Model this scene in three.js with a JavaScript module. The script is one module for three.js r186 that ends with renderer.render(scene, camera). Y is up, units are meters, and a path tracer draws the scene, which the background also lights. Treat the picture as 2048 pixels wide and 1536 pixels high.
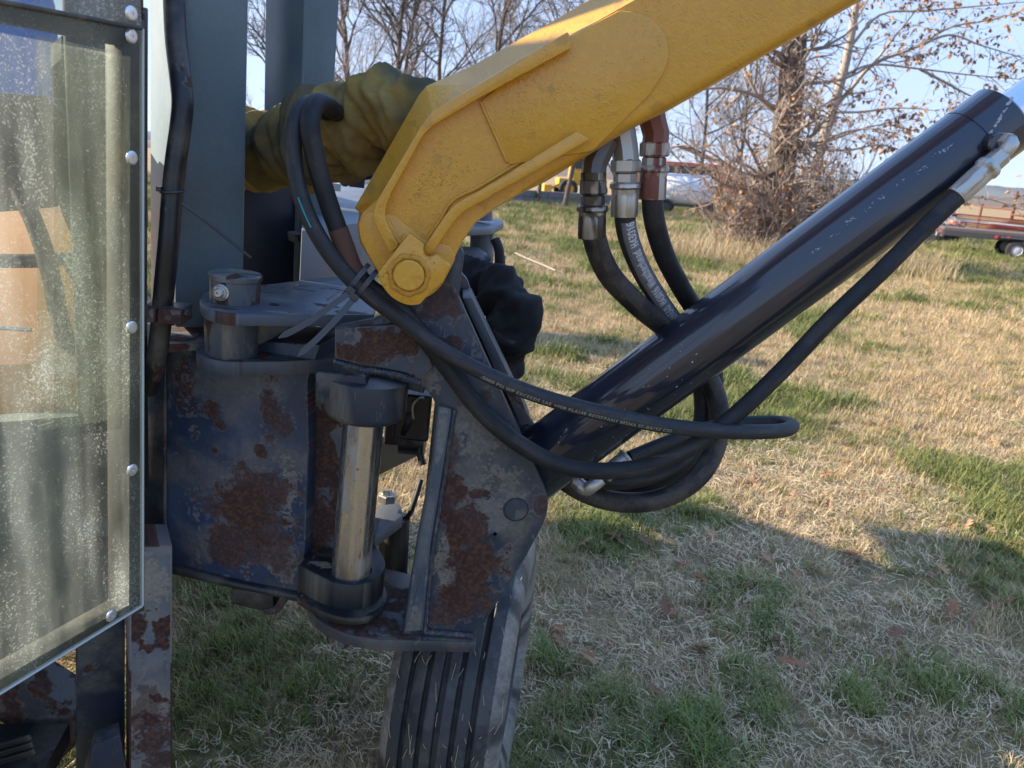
import * as THREE from 'three';
import { mergeGeometries, mergeVertices, toCreasedNormals } from 'three/addons/utils/BufferGeometryUtils.js';
import { RoundedBoxGeometry } from 'three/addons/geometries/RoundedBoxGeometry.js';

// ---------------------------------------------------------------- camera, sky, sun, exposure
const V = (x, y, z) => new THREE.Vector3(x, y, z);
const RAD = Math.PI / 180;
const scene = new THREE.Scene();
const FPX = 1538, IW = 2048, IH = 1536;                       // focal length and photo size in pixels
const camera = new THREE.PerspectiveCamera(2 * Math.atan(IH / 2 / FPX) / RAD, 4 / 3, 0.05, 3000);
camera.position.set(0, 1.65, 0);
camera.rotation.order = 'YXZ';
camera.rotation.set(-16 * RAD, 0, 4 * RAD);
camera.updateMatrixWorld(true);
camera.focus = 1.35;
camera.userData.fStop = camera.getFocalLength() / 3.0;       // a telephone lens: an opening of about 3 mm

const SUN = V(-0.978, Math.tan(24 * RAD), -0.16).normalize();
{
  const W = 512, H = 256, data = new Float32Array(W * H * 4);
  const hor = [0.405, 0.465, 0.545], zen = [0.12, 0.27, 0.61];
  for (let j = 0; j < H; j++) for (let i = 0; i < W; i++) {
    const lat = ((j + 0.5) / H - 0.5) * Math.PI, lon = ((i + 0.5) / W - 0.5) * 2 * Math.PI;
    const d = V(Math.cos(lat) * Math.cos(lon), Math.sin(lat), Math.cos(lat) * Math.sin(lon));
    const k = Math.pow(Math.max(0, d.y), 0.48), a = Math.max(0, d.dot(SUN)), n = (j * W + i) * 4;
    const glow = 0.35 * Math.pow(a, 8) + 0.12 * Math.pow(a, 2);
    for (let c = 0; c < 3; c++) {
      let v = hor[c] + (zen[c] - hor[c]) * k;
      v += glow * [1.0, 0.95, 0.85][c];
      if (d.y < 0) v = [0.26, 0.22, 0.15][c];
      data[n + c] = v;
    }
    data[n + 3] = 1;
  }
  const sky = new THREE.DataTexture(data, W, H, THREE.RGBAFormat, THREE.FloatType);
  sky.mapping = THREE.EquirectangularReflectionMapping; sky.magFilter = THREE.LinearFilter; sky.needsUpdate = true;
  scene.background = sky; scene.environment = sky;
}
const sun = new THREE.DirectionalLight(new THREE.Color(1.0, 0.90, 0.74), 5.0);
sun.position.copy(SUN).multiplyScalar(30); sun.castShadow = true;
sun.shadow.mapSize.set(4096, 4096);
Object.assign(sun.shadow.camera, { left: -15, right: 15, top: 15, bottom: -15, near: 1, far: 80 });
scene.add(sun, sun.target);

const renderer = new THREE.WebGLRenderer({ antialias: true });
renderer.toneMapping = THREE.LinearToneMapping;
renderer.toneMappingExposure = 2.3;
renderer.shadowMap.enabled = true;

// ---------------------------------------------------------------- random, noise
function rng(seed) { let s = seed >>> 0; return () => { s = (s + 0x6D2B79F5) >>> 0; let t = s; t = Math.imul(t ^ (t >>> 15), t | 1); t ^= t + Math.imul(t ^ (t >>> 7), t | 61); return ((t ^ (t >>> 14)) >>> 0) / 4294967296; }; }
const hash = (x, y, s) => { let h = Math.imul(x, 374761393) ^ Math.imul(y, 668265263) ^ Math.imul(s, 1442695041); h = Math.imul(h ^ (h >>> 13), 1274126177); return ((h ^ (h >>> 16)) >>> 0) / 4294967296; };
const TAB = new Float32Array(65536); { const r = rng(12345); for (let i = 0; i < 65536; i++) TAB[i] = r(); }
function vnoise(x, y, s = 1, per = 0) {
  const xi = Math.floor(x), yi = Math.floor(y), fx = x - xi, fy = y - yi, u = fx * fx * (3 - 2 * fx), v = fy * fy * (3 - 2 * fy);
  let x0 = xi, x1 = xi + 1, y0 = yi, y1 = yi + 1;
  if (per) { x0 = ((x0 % per) + per) % per; x1 = ((x1 % per) + per) % per; y0 = ((y0 % per) + per) % per; y1 = ((y1 % per) + per) % per; }
  const o = (s * 7919) & 65535; y0 = Math.imul(y0, 257) + o; y1 = Math.imul(y1, 257) + o;
  const a = TAB[(x0 + y0) & 65535], b = TAB[(x1 + y0) & 65535], c = TAB[(x0 + y1) & 65535], d = TAB[(x1 + y1) & 65535];
  return a + (b - a) * u + (c - a) * v + (a - b - c + d) * u * v;
}
function fbm(x, y, s = 1, oct = 4, per = 0) { let f = 0, a = 0.5, t = 0; for (let i = 0; i < oct; i++) { f += a * vnoise(x, y, s + i, per); t += a; a *= 0.5; x *= 2; y *= 2; per *= 2; } return f / t; }
const sst = (a, b, x) => { const t = Math.min(1, Math.max(0, (x - a) / (b - a))); return t * t * (3 - 2 * t); };
const lerp = (a, b, t) => a + (b - a) * t;
const mix3 = (a, b, t) => [lerp(a[0], b[0], t), lerp(a[1], b[1], t), lerp(a[2], b[2], t)];

// ---------------------------------------------------------------- textures
const enc = (c) => 255 * (c <= 0.0031308 ? 12.92 * c : 1.055 * Math.pow(c, 1 / 2.4) - 0.055);
function dtex(w, h, fn, srgb, wrap = THREE.RepeatWrapping) {
  const d = new Uint8Array(w * h * 4);
  for (let j = 0; j < h; j++) for (let i = 0; i < w; i++) {
    const c = fn(i, j), n = (j * w + i) * 4;
    if (typeof c === 'number') { d[n] = d[n + 1] = d[n + 2] = Math.max(0, Math.min(255, c * 255)); }
    else for (let k = 0; k < 3; k++) d[n + k] = Math.max(0, Math.min(255, srgb ? enc(Math.max(0, c[k])) : c[k] * 255));
    d[n + 3] = 255;
  }
  const t = new THREE.DataTexture(d, w, h); t.magFilter = THREE.LinearFilter; t.minFilter = THREE.LinearMipmapLinearFilter; t.generateMipmaps = true;
  t.wrapS = t.wrapT = wrap; if (srgb) t.colorSpace = THREE.SRGBColorSpace; t.needsUpdate = true; return t;
}
const rep = (t, m) => { t.repeat.set(1 / m, 1 / m); return t; };          // one tile is m metres wide
const RUST = [0.050, 0.023, 0.017], RUST2 = [0.110, 0.050, 0.029], DUST = [0.30, 0.25, 0.17];
// old paint on steel. rect: x0, y0, x1, y1 in metres of the part's own uv; patches: [x, y, rx, ry, kind, strength]
function paintRust(rect, base, patches, { n = 512, seed = 1, rust = 0.3, dust = 0.25, rough = 0.42, specks = 0.5, streak = 0.3, tile = 0 } = {}) {
  const [x0, y0, x1, y1] = rect, sw = x1 - x0, sh = y1 - y0, w = Math.min(2048, Math.round(n * Math.sqrt(sw / sh))), h = Math.min(2048, Math.round(n * Math.sqrt(sh / sw)));
  const N = tile ? (x, y, f, s, o) => fbm((x - x0) / sw * Math.round(f * sw), (y - y0) / sh * Math.round(f * sh), s, o, Math.round(f * sw)) : (x, y, f, s, o) => fbm(x * f, y * f, s, o);
  const R = new Float32Array(w * h), D = new Float32Array(w * h), B = new Float32Array(w * h);
  for (let j = 0; j < h; j++) for (let i = 0; i < w; i++) {
    const x = x0 + (i + 0.5) / w * sw, y = y0 + (j + 0.5) / h * sh, k = j * w + i;
    const big = N(x, y, 9, seed, 5), mid = N(x, y, 38, seed + 9, 4), fine = N(x, y, 190, seed + 17, 3);
    let r = sst(0.60, 0.66, big * 0.55 + mid * 0.45 + (rust - 0.5) * 0.36), dd = sst(0.45, 0.75, N(x, y, 14, seed + 31, 5)) * dust;
    r = Math.max(r, sst(0.70, 0.74, mid * 0.5 + fine * 0.5 + (rust - 0.5) * 0.15) * specks);
    for (const [px, py, rx, ry, kind, st = 1] of patches) {
      const ex = (x - px) / rx, ey = (y - py) / ry, q2 = ex * ex + ey * ey; if (q2 > 5.5) continue;
      const e = 1 - Math.sqrt(q2), m = e + (big - 0.5) * 1.2 + (mid - 0.5) * 1.5 + (fine - 0.5) * 0.9;
      
      const f = sst(-0.06, 0.28, m) * st;
      if (kind === 'rust') r = Math.max(r, f); else if (kind === 'dust') dd = Math.max(dd, f * (0.55 + 0.7 * fine)); else if (kind === 'clean') { r *= 1 - f; }
    }
    const str = (tile ? 0.5 : vnoise(x * 130, y * 6, seed + 50)) * streak;
    dd = Math.min(0.9, dd + str * 0.16 * (0.4 + big));
    if (!tile) { const above = sst(0.46, 0.60, fbm(x * 9, (y + 0.05) * 9, seed, 4) * 0.6 + vnoise(x * 38, (y + 0.05) * 38, seed + 9) * 0.4 + (rust - 0.5) * 0.3); const run = above * sst(0.55, 0.85, fbm(x * 75, y * 4, seed + 61, 3)); r = Math.max(r, run * 0.55); dd = Math.max(dd, run * 0.35 * fine); }
    R[k] = r; D[k] = dd; B[k] = fine;
  }
  const wrap = tile ? THREE.RepeatWrapping : THREE.ClampToEdgeWrapping;
  const col = dtex(w, h, (i, j) => {
    const k = j * w + i, f = B[k], v = tile ? vnoise(i / w * 50, j / h * 50, seed + 3, 50) : vnoise(i * 0.13, j * 0.13, seed + 3), cl = tile ? vnoise(i / w * 7, j / h * 7, seed + 5, 7) : vnoise(i * 0.02, j * 0.02, seed + 5);
    let c = base.map((b) => b * (0.82 + 0.36 * cl) * (0.9 + 0.2 * f));
    c = mix3(c, DUST, D[k] * (0.4 + 0.6 * f));
    const rc = mix3(RUST, RUST2, sst(0.35, 0.8, v * 0.6 + f * 0.4) * 0.75).map((q) => q * (0.65 + 0.6 * f));
    c = mix3(c, rc, R[k]);
    const edge = R[k] > 0.05 && R[k] < 0.6 && f > 0.52 ? 0.35 : 0;
    return mix3(c, [0.33, 0.33, 0.31], edge * 0.5);
  }, true, wrap);
  const rgh = dtex(w, h, (i, j) => { const k = j * w + i; return Math.min(1, rough + 0.42 * R[k] + 0.35 * D[k] + 0.12 * (B[k] - 0.5)); }, false, wrap);
  const bmp = dtex(w, h, (i, j) => { const k = j * w + i; return 0.55 - 0.28 * R[k] + 0.26 * R[k] * B[k] + 0.08 * B[k] + 0.05 * D[k]; }, false, wrap);
  for (const t of [col, rgh, bmp]) { t.repeat.set(1 / sw, 1 / sh); t.offset.set(-x0 / sw, -y0 / sh); }
  return new THREE.MeshStandardMaterial({ map: col, roughnessMap: rgh, roughness: 1, bumpMap: bmp, bumpScale: 0.0022, metalness: 0 });
}
const std = (c, roughness = 0.6, o = {}) => new THREE.MeshStandardMaterial({ color: Array.isArray(c) ? new THREE.Color().setRGB(...c) : c, roughness, ...o });
const phys = (c, roughness = 0.5, o = {}) => new THREE.MeshPhysicalMaterial({ color: Array.isArray(c) ? new THREE.Color().setRGB(...c) : c, roughness, ...o });

// ---------------------------------------------------------------- photo pixel -> direction -> points on real planes
const ray = (u, v) => V((u - IW / 2) / FPX, -(v - IH / 2) / FPX, -1).applyQuaternion(camera.quaternion);
const P = (u, v, z) => ray(u, v).multiplyScalar(z).add(camera.position);
const LEAN = 3 * RAD;                                            // the tractor stands tilted to the right on the slope
const UP = V(Math.sin(LEAN), Math.cos(LEAN), 0);
// an upright plane through pixel u,v at depth z, turned by psi degrees about the tractor's upright axis
function frame(o, psi) {
  const W = V(Math.cos(psi * RAD), 0, Math.sin(psi * RAD)).applyAxisAngle(V(0, 0, 1), -LEAN), N = W.clone().cross(UP).normalize();
  return { o, W, U: UP.clone(), N };
}
function flat(o, psi = 0) { const f = frame(o, psi); return { o, W: f.W, U: f.N.clone().negate(), N: f.U }; }    // a level plane, facing up
function on(F, u, v, d = 0) {
  const r = ray(u, v), p0 = F.o.clone().addScaledVector(F.N, d), t = p0.sub(camera.position).dot(F.N) / r.dot(F.N);
  return r.multiplyScalar(t).add(camera.position);
}
const loc = (F, p) => { const q = p.clone().sub(F.o); return [q.dot(F.W), q.dot(F.U)]; };
const basis = (F) => new THREE.Matrix4().makeBasis(F.W, F.U, F.N).setPosition(F.o);
const at = (F, x, y, d) => F.o.clone().addScaledVector(F.W, x).addScaledVector(F.U, y).addScaledVector(F.N, d);

// ---------------------------------------------------------------- geometry helpers
function rounded(pts, r) {                                      // closed outline with softened corners; a point may carry its own radius
  const out = [], n = pts.length;
  for (let i = 0; i < n; i++) {
    const a = pts[(i + n - 1) % n], b = pts[i], c = pts[(i + 1) % n], R = b[2] ?? r;
    const da = Math.hypot(a[0] - b[0], a[1] - b[1]), dc = Math.hypot(c[0] - b[0], c[1] - b[1]), ra = Math.min(R, da * 0.48), rc = Math.min(R, dc * 0.48);
    if (R < 1e-4) { out.push([b[0], b[1]]); continue; }
    const p = [b[0] + (a[0] - b[0]) / da * ra, b[1] + (a[1] - b[1]) / da * ra], q = [b[0] + (c[0] - b[0]) / dc * rc, b[1] + (c[1] - b[1]) / dc * rc];
    const m = R > 0.015 ? 6 : 3;
    for (let k = 0; k <= m; k++) { const t = k / m, s = 1 - t; out.push([s * s * p[0] + 2 * s * t * b[0] + t * t * q[0], s * s * p[1] + 2 * s * t * b[1] + t * t * q[1]]); }
  }
  return out;
}
function extrudeLocal(F, pts, d, t, { bevel = 0.0025, r = 0.003, holes = [] } = {}) {
  const sh = new THREE.Shape(rounded(pts, r).map(([x, y]) => new THREE.Vector2(x, y)));
  for (const h of holes) sh.holes.push(new THREE.Path(h.map(([x, y]) => new THREE.Vector2(x, y))));
  const b = Math.min(bevel, t * 0.4);
  let g = new THREE.ExtrudeGeometry(sh, { depth: t - 2 * b, bevelEnabled: b > 0, bevelThickness: b, bevelSize: b, bevelOffset: -b, bevelSegments: 2, curveSegments: 8 });
  g.translate(0, 0, d - t + b); g.deleteAttribute('normal'); g = toCreasedNormals(g, 0.6); g.applyMatrix4(basis(F));
  return g;
}
// a plate whose front outline is given in photo pixels on plane F, front face d in front of F, t thick
const plate = (F, pts, d, t, o = {}) => extrudeLocal(F, pts.map(([u, v, r]) => [...loc(F, on(F, u, v, d)), r]), d, t, o);
const circle = (x, y, r, n = 24) => Array.from({ length: n }, (_, i) => [x + r * Math.cos(-i / n * 2 * Math.PI), y + r * Math.sin(-i / n * 2 * Math.PI)]);
// solid between rings of points (each ring the same count), capped; smooth below the crease angle
function loft(rings, crease = 0.7, capA = true, capB = true) {
  const n = rings[0].length, pos = [], idx = [], uv = [];
  rings.forEach((R, k) => { let s = 0; R.forEach((p, i) => { pos.push(p.x, p.y, p.z); uv.push(s, k * 0.1); if (i < n - 1) s += p.distanceTo(R[i + 1]); }); });
  for (let k = 0; k < rings.length - 1; k++) for (let i = 0; i < n; i++) { const a = k * n + i, b = k * n + (i + 1) % n; idx.push(a, b, a + n, b, b + n, a + n); }
  const cap = (R, off, flip) => {
    const c = new THREE.Vector3(); R.forEach((p) => c.add(p)); c.divideScalar(n);
    const nn = new THREE.Vector3(); R.forEach((p, i) => nn.add(p.clone().sub(c).cross(R[(i + 1) % n].clone().sub(c)))); nn.normalize();
    const x = R[1].clone().sub(R[0]).normalize(), y = nn.clone().cross(x);
    const tri = THREE.ShapeUtils.triangulateShape(R.map((p) => { const q = p.clone().sub(c); return new THREE.Vector2(q.dot(x), q.dot(y)); }), []);
    for (const t of tri) flip ? idx.push(off + t[0], off + t[2], off + t[1]) : idx.push(off + t[0], off + t[1], off + t[2]);
  };
  if (capA) cap(rings[0], 0, true); if (capB) cap(rings[rings.length - 1], (rings.length - 1) * n, false);
  const g = new THREE.BufferGeometry(); g.setAttribute('position', new THREE.Float32BufferAttribute(pos, 3)); g.setAttribute('uv', new THREE.Float32BufferAttribute(uv, 2)); 
  let vol = 0; for (let i = 0; i < idx.length; i += 3) { const [a, b, c] = [idx[i] * 3, idx[i + 1] * 3, idx[i + 2] * 3], o = [pos[0], pos[1], pos[2]], A = pos.slice(a, a + 3).map((v, k) => v - o[k]), B = pos.slice(b, b + 3).map((v, k) => v - o[k]), C = pos.slice(c, c + 3).map((v, k) => v - o[k]); vol += A[0] * (B[1] * C[2] - B[2] * C[1]) + A[1] * (B[2] * C[0] - B[0] * C[2]) + A[2] * (B[0] * C[1] - B[1] * C[0]); }
  if (vol < 0) for (let i = 0; i < idx.length; i += 3) { const t = idx[i + 1]; idx[i + 1] = idx[i + 2]; idx[i + 2] = t; }
  g.setIndex(idx);
  return toCreasedNormals(g, crease);
}
function turned(p0, dir, prof, seg = 28, flatShade = false) {    // prof: [distance along dir, radius]
  let g = new THREE.LatheGeometry(prof.map(([y, r]) => new THREE.Vector2(Math.max(r, 1e-5), y)), seg);
  const uv = g.attributes.uv, R = Math.max(...prof.map((p) => p[1])), L = prof[prof.length - 1][0] - prof[0][0];
  for (let i = 0; i < uv.count; i++) uv.setXY(i, uv.getX(i) * 2 * Math.PI * R, uv.getY(i) * L);
  if (flatShade) { g = g.toNonIndexed(); g.computeVertexNormals(); } else { g.deleteAttribute('normal'); g = toCreasedNormals(g, 0.6); }
  g.applyQuaternion(new THREE.Quaternion().setFromUnitVectors(V(0, 1, 0), dir.clone().normalize())); g.translate(p0.x, p0.y, p0.z); return g;
}
const rod = (a, b, r, seg = 20, r2 = r) => turned(a, b.clone().sub(a), [[0, 0], [0, r], [a.distanceTo(b), r2], [a.distanceTo(b), 0]], seg);
function hoseCurve(pts) { return new THREE.CatmullRomCurve3(pts, false, 'centripetal'); }
function tube(pts, r, seg = 60, rad = 14) {
  const c = pts instanceof THREE.Curve ? pts : hoseCurve(pts), L = c.getLength(), g = new THREE.TubeGeometry(c, seg, r, rad, false), uv = g.attributes.uv;
  for (let i = 0; i < uv.count; i++) uv.setXY(i, uv.getX(i) * L, uv.getY(i) * 2 * Math.PI * r);
  return g;
}
function box(c, w, h, d, F, r = 0.003) {                         // box centred at c, along the axes of F
  const g = new RoundedBoxGeometry(w, h, d, 2, Math.min(r, w * 0.45, h * 0.45, d * 0.45)), uv = g.attributes.uv, p = g.attributes.position, nn = g.attributes.normal;
  for (let i = 0; i < uv.count; i++) { const ax = Math.abs(nn.getX(i)), ay = Math.abs(nn.getY(i)); if (ax > 0.7) uv.setXY(i, p.getZ(i), p.getY(i)); else if (ay > 0.7) uv.setXY(i, p.getX(i), p.getZ(i)); else uv.setXY(i, p.getX(i), p.getY(i)); }
  const m = F ? new THREE.Matrix4().makeBasis(F.W, F.U, F.N) : new THREE.Matrix4();
  g.applyMatrix4(m.setPosition(c)); return g;
}
function bar(a, b, w, h, up = UP, r = 0.003) {                   // a straight bar from a to b
  const z = b.clone().sub(a), L = z.length(); z.normalize(); const x = up.clone().cross(z).normalize(), y = z.clone().cross(x);
  const g = new RoundedBoxGeometry(w, h, L, 2, Math.min(r, w * 0.45, h * 0.45)); const uv = g.attributes.uv, p = g.attributes.position, nn = g.attributes.normal;
  for (let i = 0; i < uv.count; i++) Math.abs(nn.getX(i)) > 0.7 ? uv.setXY(i, p.getZ(i), p.getY(i)) : uv.setXY(i, p.getZ(i), p.getX(i));
  g.applyMatrix4(new THREE.Matrix4().makeBasis(x, y, z).setPosition(a.clone().add(b).multiplyScalar(0.5))); return g;
}
const merge = (gs) => mergeGeometries(gs.map((g) => { g = g.index ? g.toNonIndexed() : g; for (const k of Object.keys(g.attributes)) if (!['position', 'normal', 'uv', 'color'].includes(k)) g.deleteAttribute(k); return g; }));

// ---------------------------------------------------------------- things and parts
const taken = {}, origin = new WeakMap();
const numbered = (n) => { const k = taken[n] = (taken[n] ?? -1) + 1; return k ? `${n}_${String(k).padStart(3, '0')}` : n; };
function thing(name, label, category, base, group) {
  const o = new THREE.Group(); o.name = numbered(name); o.position.copy(base); o.userData = { label, category }; if (group) o.userData.group = group;
  origin.set(o, base.clone()); scene.add(o); return o;
}
function part(parent, name, g, m, label) {                       // g in world metres
  const b = origin.get(parent); g.translate(-b.x, -b.y, -b.z);
  const o = new THREE.Mesh(g, m); o.name = name; o.castShadow = o.receiveShadow = true; if (label) o.userData.label = label;
  origin.set(o, b); parent.add(o); return o;
}
function single(name, label, category, g, m, group, base) {      // a thing of one mesh
  const b = base ?? (g.computeBoundingBox(), V((g.boundingBox.min.x + g.boundingBox.max.x) / 2, g.boundingBox.min.y, (g.boundingBox.min.z + g.boundingBox.max.z) / 2));
  g.translate(-b.x, -b.y, -b.z);
  const o = new THREE.Mesh(g, m); o.name = numbered(name); o.position.copy(b); o.castShadow = o.receiveShadow = true; o.userData = { label, category }; if (group) o.userData.group = group;
  origin.set(o, b.clone()); scene.add(o); return o;
}
function structure(name, g, m) { const o = new THREE.Mesh(g, m); o.name = numbered(name); o.userData = { kind: 'structure' }; o.castShadow = o.receiveShadow = true; scene.add(o); return o; }
// ================================================================ ground, field, hills
const gy = (x, z) => { const d = Math.hypot(x, z); const far = Math.max(0, Math.min(d, 160) - 8); return -0.02 * far + 0.02 * (fbm(x * 0.35 + 50, z * 0.35 + 50, 301, 3) - 0.5) * Math.min(1, d / 2) + (d > 30 ? 0.5 * (fbm(x * 0.03 + 9, z * 0.03 + 9, 303, 2) - 0.5) * Math.min(1, (d - 30) / 40) : 0); };
const green = (x, z) => { const a = fbm(x * 0.55 + 20, z * 0.55 + 20, 311, 4), b = fbm(x * 2.2 + 20, z * 2.2 + 20, 315, 3); return a * 0.5 + b * 0.5; };   // how green the sward is
const groundAt = (u, v) => { const r = ray(u, v); let t = 1; for (let i = 0; i < 60; i++) { const p = r.clone().multiplyScalar(t).add(camera.position), g = gy(p.x, p.z); t *= 1 + 0.9 * ((p.y - g) / Math.max(0.02, camera.position.y - p.y)) ; } return r.multiplyScalar(t).add(camera.position); };
{
  // one sheet to the horizon: rings that widen with distance
  const rings = 150, seg = 160, pos = [], col = [], uv = [], idx = [];
  for (let i = 0; i <= rings; i++) { const r = i === 0 ? 0 : 0.25 * Math.pow(1.064, i) - 0.2; for (let j = 0; j < seg; j++) { const a = j / seg * 2 * Math.PI, x = Math.cos(a) * r, z = Math.sin(a) * r; pos.push(x, gy(x, z), z); uv.push(x, z);
    const g = sst(0.42, 0.62, green(x, z)), f = sst(70, 110, r), gold = [0.46, 0.30, 0.13]; let c = mix3([0.34, 0.235, 0.11], [0.15, 0.16, 0.05], g * 0.8); c = mix3(c, gold, f * (0.75 + 0.25 * vnoise(x * 0.05, z * 0.05, 319))); col.push(...c); } }
  for (let i = 0; i < rings; i++) for (let j = 0; j < seg; j++) { const a = i * seg + j, b = i * seg + (j + 1) % seg; idx.push(a, b, a + seg, b, b + seg, a + seg); }
  const g = new THREE.BufferGeometry(); g.setAttribute('position', new THREE.Float32BufferAttribute(pos, 3)); g.setAttribute('color', new THREE.Float32BufferAttribute(col, 3)); g.setAttribute('uv', new THREE.Float32BufferAttribute(uv, 2)); g.setIndex(idx); g.computeVertexNormals();
  const map = rep(dtex(1024, 1024, (i, j) => { const x = i / 1024, y = j / 1024, a = fbm(x * 8, y * 8, 321, 5, 8), b = fbm(x * 140, y * 140, 325, 2, 140), w = fbm(x * 30, y * 200, 327, 2, 200); const k = 0.45 + 0.6 * a + 0.5 * (b - 0.5) + 0.3 * (w - 0.5); return [k, k * (0.98 + 0.06 * (a - 0.5)), k * 0.97]; }, true), 1.7);
  structure('ground', g, std([1, 1, 1], 0.95, { map, vertexColors: true, bumpMap: rep(dtex(512, 512, (i, j) => fbm(i / 512 * 60, j / 512 * 60, 331, 3, 60), false), 0.8), bumpScale: 0.02 }));
  // wooded ridge and blue hills beyond
  const ridge = (R, h0, amp, s, col) => { const n = 400, pos = [], idx = [], a0 = -2.75, a1 = -0.15; for (let i = 0; i <= n; i++) { const a = a0 + (a1 - a0) * i / n, r = R * (1 + 0.12 * (fbm(i * 0.03, 3, s, 3) - 0.5)), top = h0 + amp * (fbm(i * 0.035, 7, s + 3, 5) - 0.5) + amp * 0.09 * (vnoise(i * 0.9, 1, s + 9) - 0.5); for (const [k, y] of [[0.93, -9], [0.975, (top - 9) / 2 + 2], [1, top], [1.06, -9]]) pos.push(Math.cos(a) * r * k, y, Math.sin(a) * r * k); }
    for (let i = 0; i < n; i++) for (let k = 0; k < 3; k++) { const a = i * 4 + k; idx.push(a, a + 1, a + 4, a + 1, a + 5, a + 4); } const g = new THREE.BufferGeometry(); g.setAttribute('position', new THREE.Float32BufferAttribute(pos, 3)); g.setIndex(idx); g.computeVertexNormals(); return structure('hill', g, std(col, 1)); };
  ridge(420, 1.0, 6, 341, [0.15, 0.115, 0.09]);
  ridge(1500, 14, 22, 351, [0.13, 0.14, 0.14]);
}
// ================================================================ the tractor and its mower boom
const FB = frame(P(1032, 1020, 1.40), -5);                        // the near bracket plate's face
const FS = frame(P(460, 900, 1.49), 8);                           // face of the pivot support
const FT = frame(P(430, 300, 1.385), -35);                         // first tower
const FT2 = frame(P(640, 100, 1.88), -35);                        // second tower
const bb = (F, pts, d, m = 0.01) => { const q = pts.map(([u, v]) => loc(F, on(F, u, v, d))); return [Math.min(...q.map((a) => a[0])) - m, Math.min(...q.map((a) => a[1])) - m, Math.max(...q.map((a) => a[0])) + m, Math.max(...q.map((a) => a[1])) + m]; };
const px = (F, list, d = 0) => list.map(([u, v, ru, rv, kind, st]) => { const p = on(F, u, v, d), z = p.clone().sub(camera.position).dot(ray(IW / 2, IH / 2)) / FPX; return [...loc(F, p), ru * z, rv * z, kind, st]; });
const rustFor = (F, pts, d, base, patches, o = {}) => paintRust(bb(F, pts, d), base, px(F, patches, d), o);
const NAVY = [0.015, 0.025, 0.044], SLATE = [0.029, 0.041, 0.060], TOWER = [0.108, 0.15, 0.168], BLACK = [0.009, 0.011, 0.015];

const mNavy = paintRust([0, 0, 0.5, 0.5], NAVY, [], { n: 360, seed: 21, rust: 0.32, dust: 0.35, tile: 1 });
const mSlate = paintRust([0, 0, 0.5, 0.5], SLATE, [], { n: 360, seed: 27, rust: 0.42, dust: 0.5, tile: 1 });
const mTower = paintRust([0, 0, 0.6, 0.6], TOWER, [], { n: 360, seed: 34, rust: 0.02, dust: 0.12, specks: 0.12, tile: 1, rough: 0.5 });
const mBlackMetal = paintRust([0, 0, 0.5, 0.5], BLACK, [], { n: 360, seed: 41, rust: 0.28, dust: 0.3, tile: 1, rough: 0.38 });
const mRusty = paintRust([0, 0, 0.4, 0.4], [0.05, 0.05, 0.055], [], { n: 360, seed: 48, rust: 0.82, dust: 0.4, tile: 1 });
const mRustPaint = paintRust([0, 0, 0.5, 0.5], [0.10, 0.105, 0.12], [], { n: 360, seed: 55, rust: 0.62, dust: 0.6, tile: 1, rough: 0.55 });
const mGrey = paintRust([0, 0, 0.6, 0.6], [0.13, 0.145, 0.165], [], { n: 256, seed: 61, rust: 0.1, dust: 0.3, tile: 1, rough: 0.5 });

// yellow paint, sprayed thick: orange peel, drops and runs
const yellowBump = rep(dtex(768, 768, (i, j) => {
  const x = i / 768, y = j / 768;
  return 0.35 * fbm(x * 96, y * 96, 71, 3, 96) + 0.3 * fbm(x * 20, y * 20, 72, 3, 20) + 0.35 * sst(0.72, 0.9, vnoise(x * 110, y * 110, 75, 110) * sst(0.42, 0.62, fbm(x * 6, y * 6, 76, 3, 6)));
}, false), 0.3);
const yellowMap = rep(dtex(512, 512, (i, j) => {
  const x = i / 512, y = j / 512, a = fbm(x * 5, y * 5, 81, 4, 5), f = fbm(x * 60, y * 60, 83, 3, 60), dirt = sst(0.66, 0.8, fbm(x * 14, y * 14, 87, 4, 14));
  return mix3([0.72, 0.36, 0.036], [0.64, 0.305, 0.026], a).map((c) => c * (0.93 + 0.14 * f)).map((c, k) => lerp(c, [0.25, 0.14, 0.03][k], dirt * 0.35));
}, true), 0.5);
const mYellow = phys([1, 1, 1], 0.34, { map: yellowMap, bumpMap: yellowBump, bumpScale: 0.0015, clearcoat: 0.25, clearcoatRoughness: 0.2 });

// rubber
const rubberMap = rep(dtex(512, 512, (i, j) => { const x = i / 512, y = j / 512, d = sst(0.42, 0.78, fbm(x * 7, y * 7, 91, 5, 7)), f = fbm(x * 90, y * 90, 95, 2, 90); return mix3([0.009, 0.010, 0.012], [0.05, 0.043, 0.037], d * 0.5 * (0.5 + f)); }, true), 0.3);
const rubberRough = rep(dtex(256, 256, (i, j) => 0.48 + 0.35 * fbm(i / 256 * 9, j / 256 * 9, 97, 4, 9), false), 0.3);
const mRubber = std([1, 1, 1], 1, { map: rubberMap, roughnessMap: rubberRough });
const rubberDusty = rep(dtex(512, 512, (i, j) => { const x = i / 512, y = j / 512, d = sst(0.25, 0.7, fbm(x * 8, y * 8, 101, 5, 8)), f = fbm(x * 90, y * 90, 105, 2, 90); return mix3([0.011, 0.011, 0.013], [0.09, 0.072, 0.056], d * 0.7 * (0.45 + f)); }, true), 0.3);
const mRubberDusty = std([1, 1, 1], 1, { map: rubberDusty, roughnessMap: rubberRough, bumpMap: rubberRough, bumpScale: 0.0006 });
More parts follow.
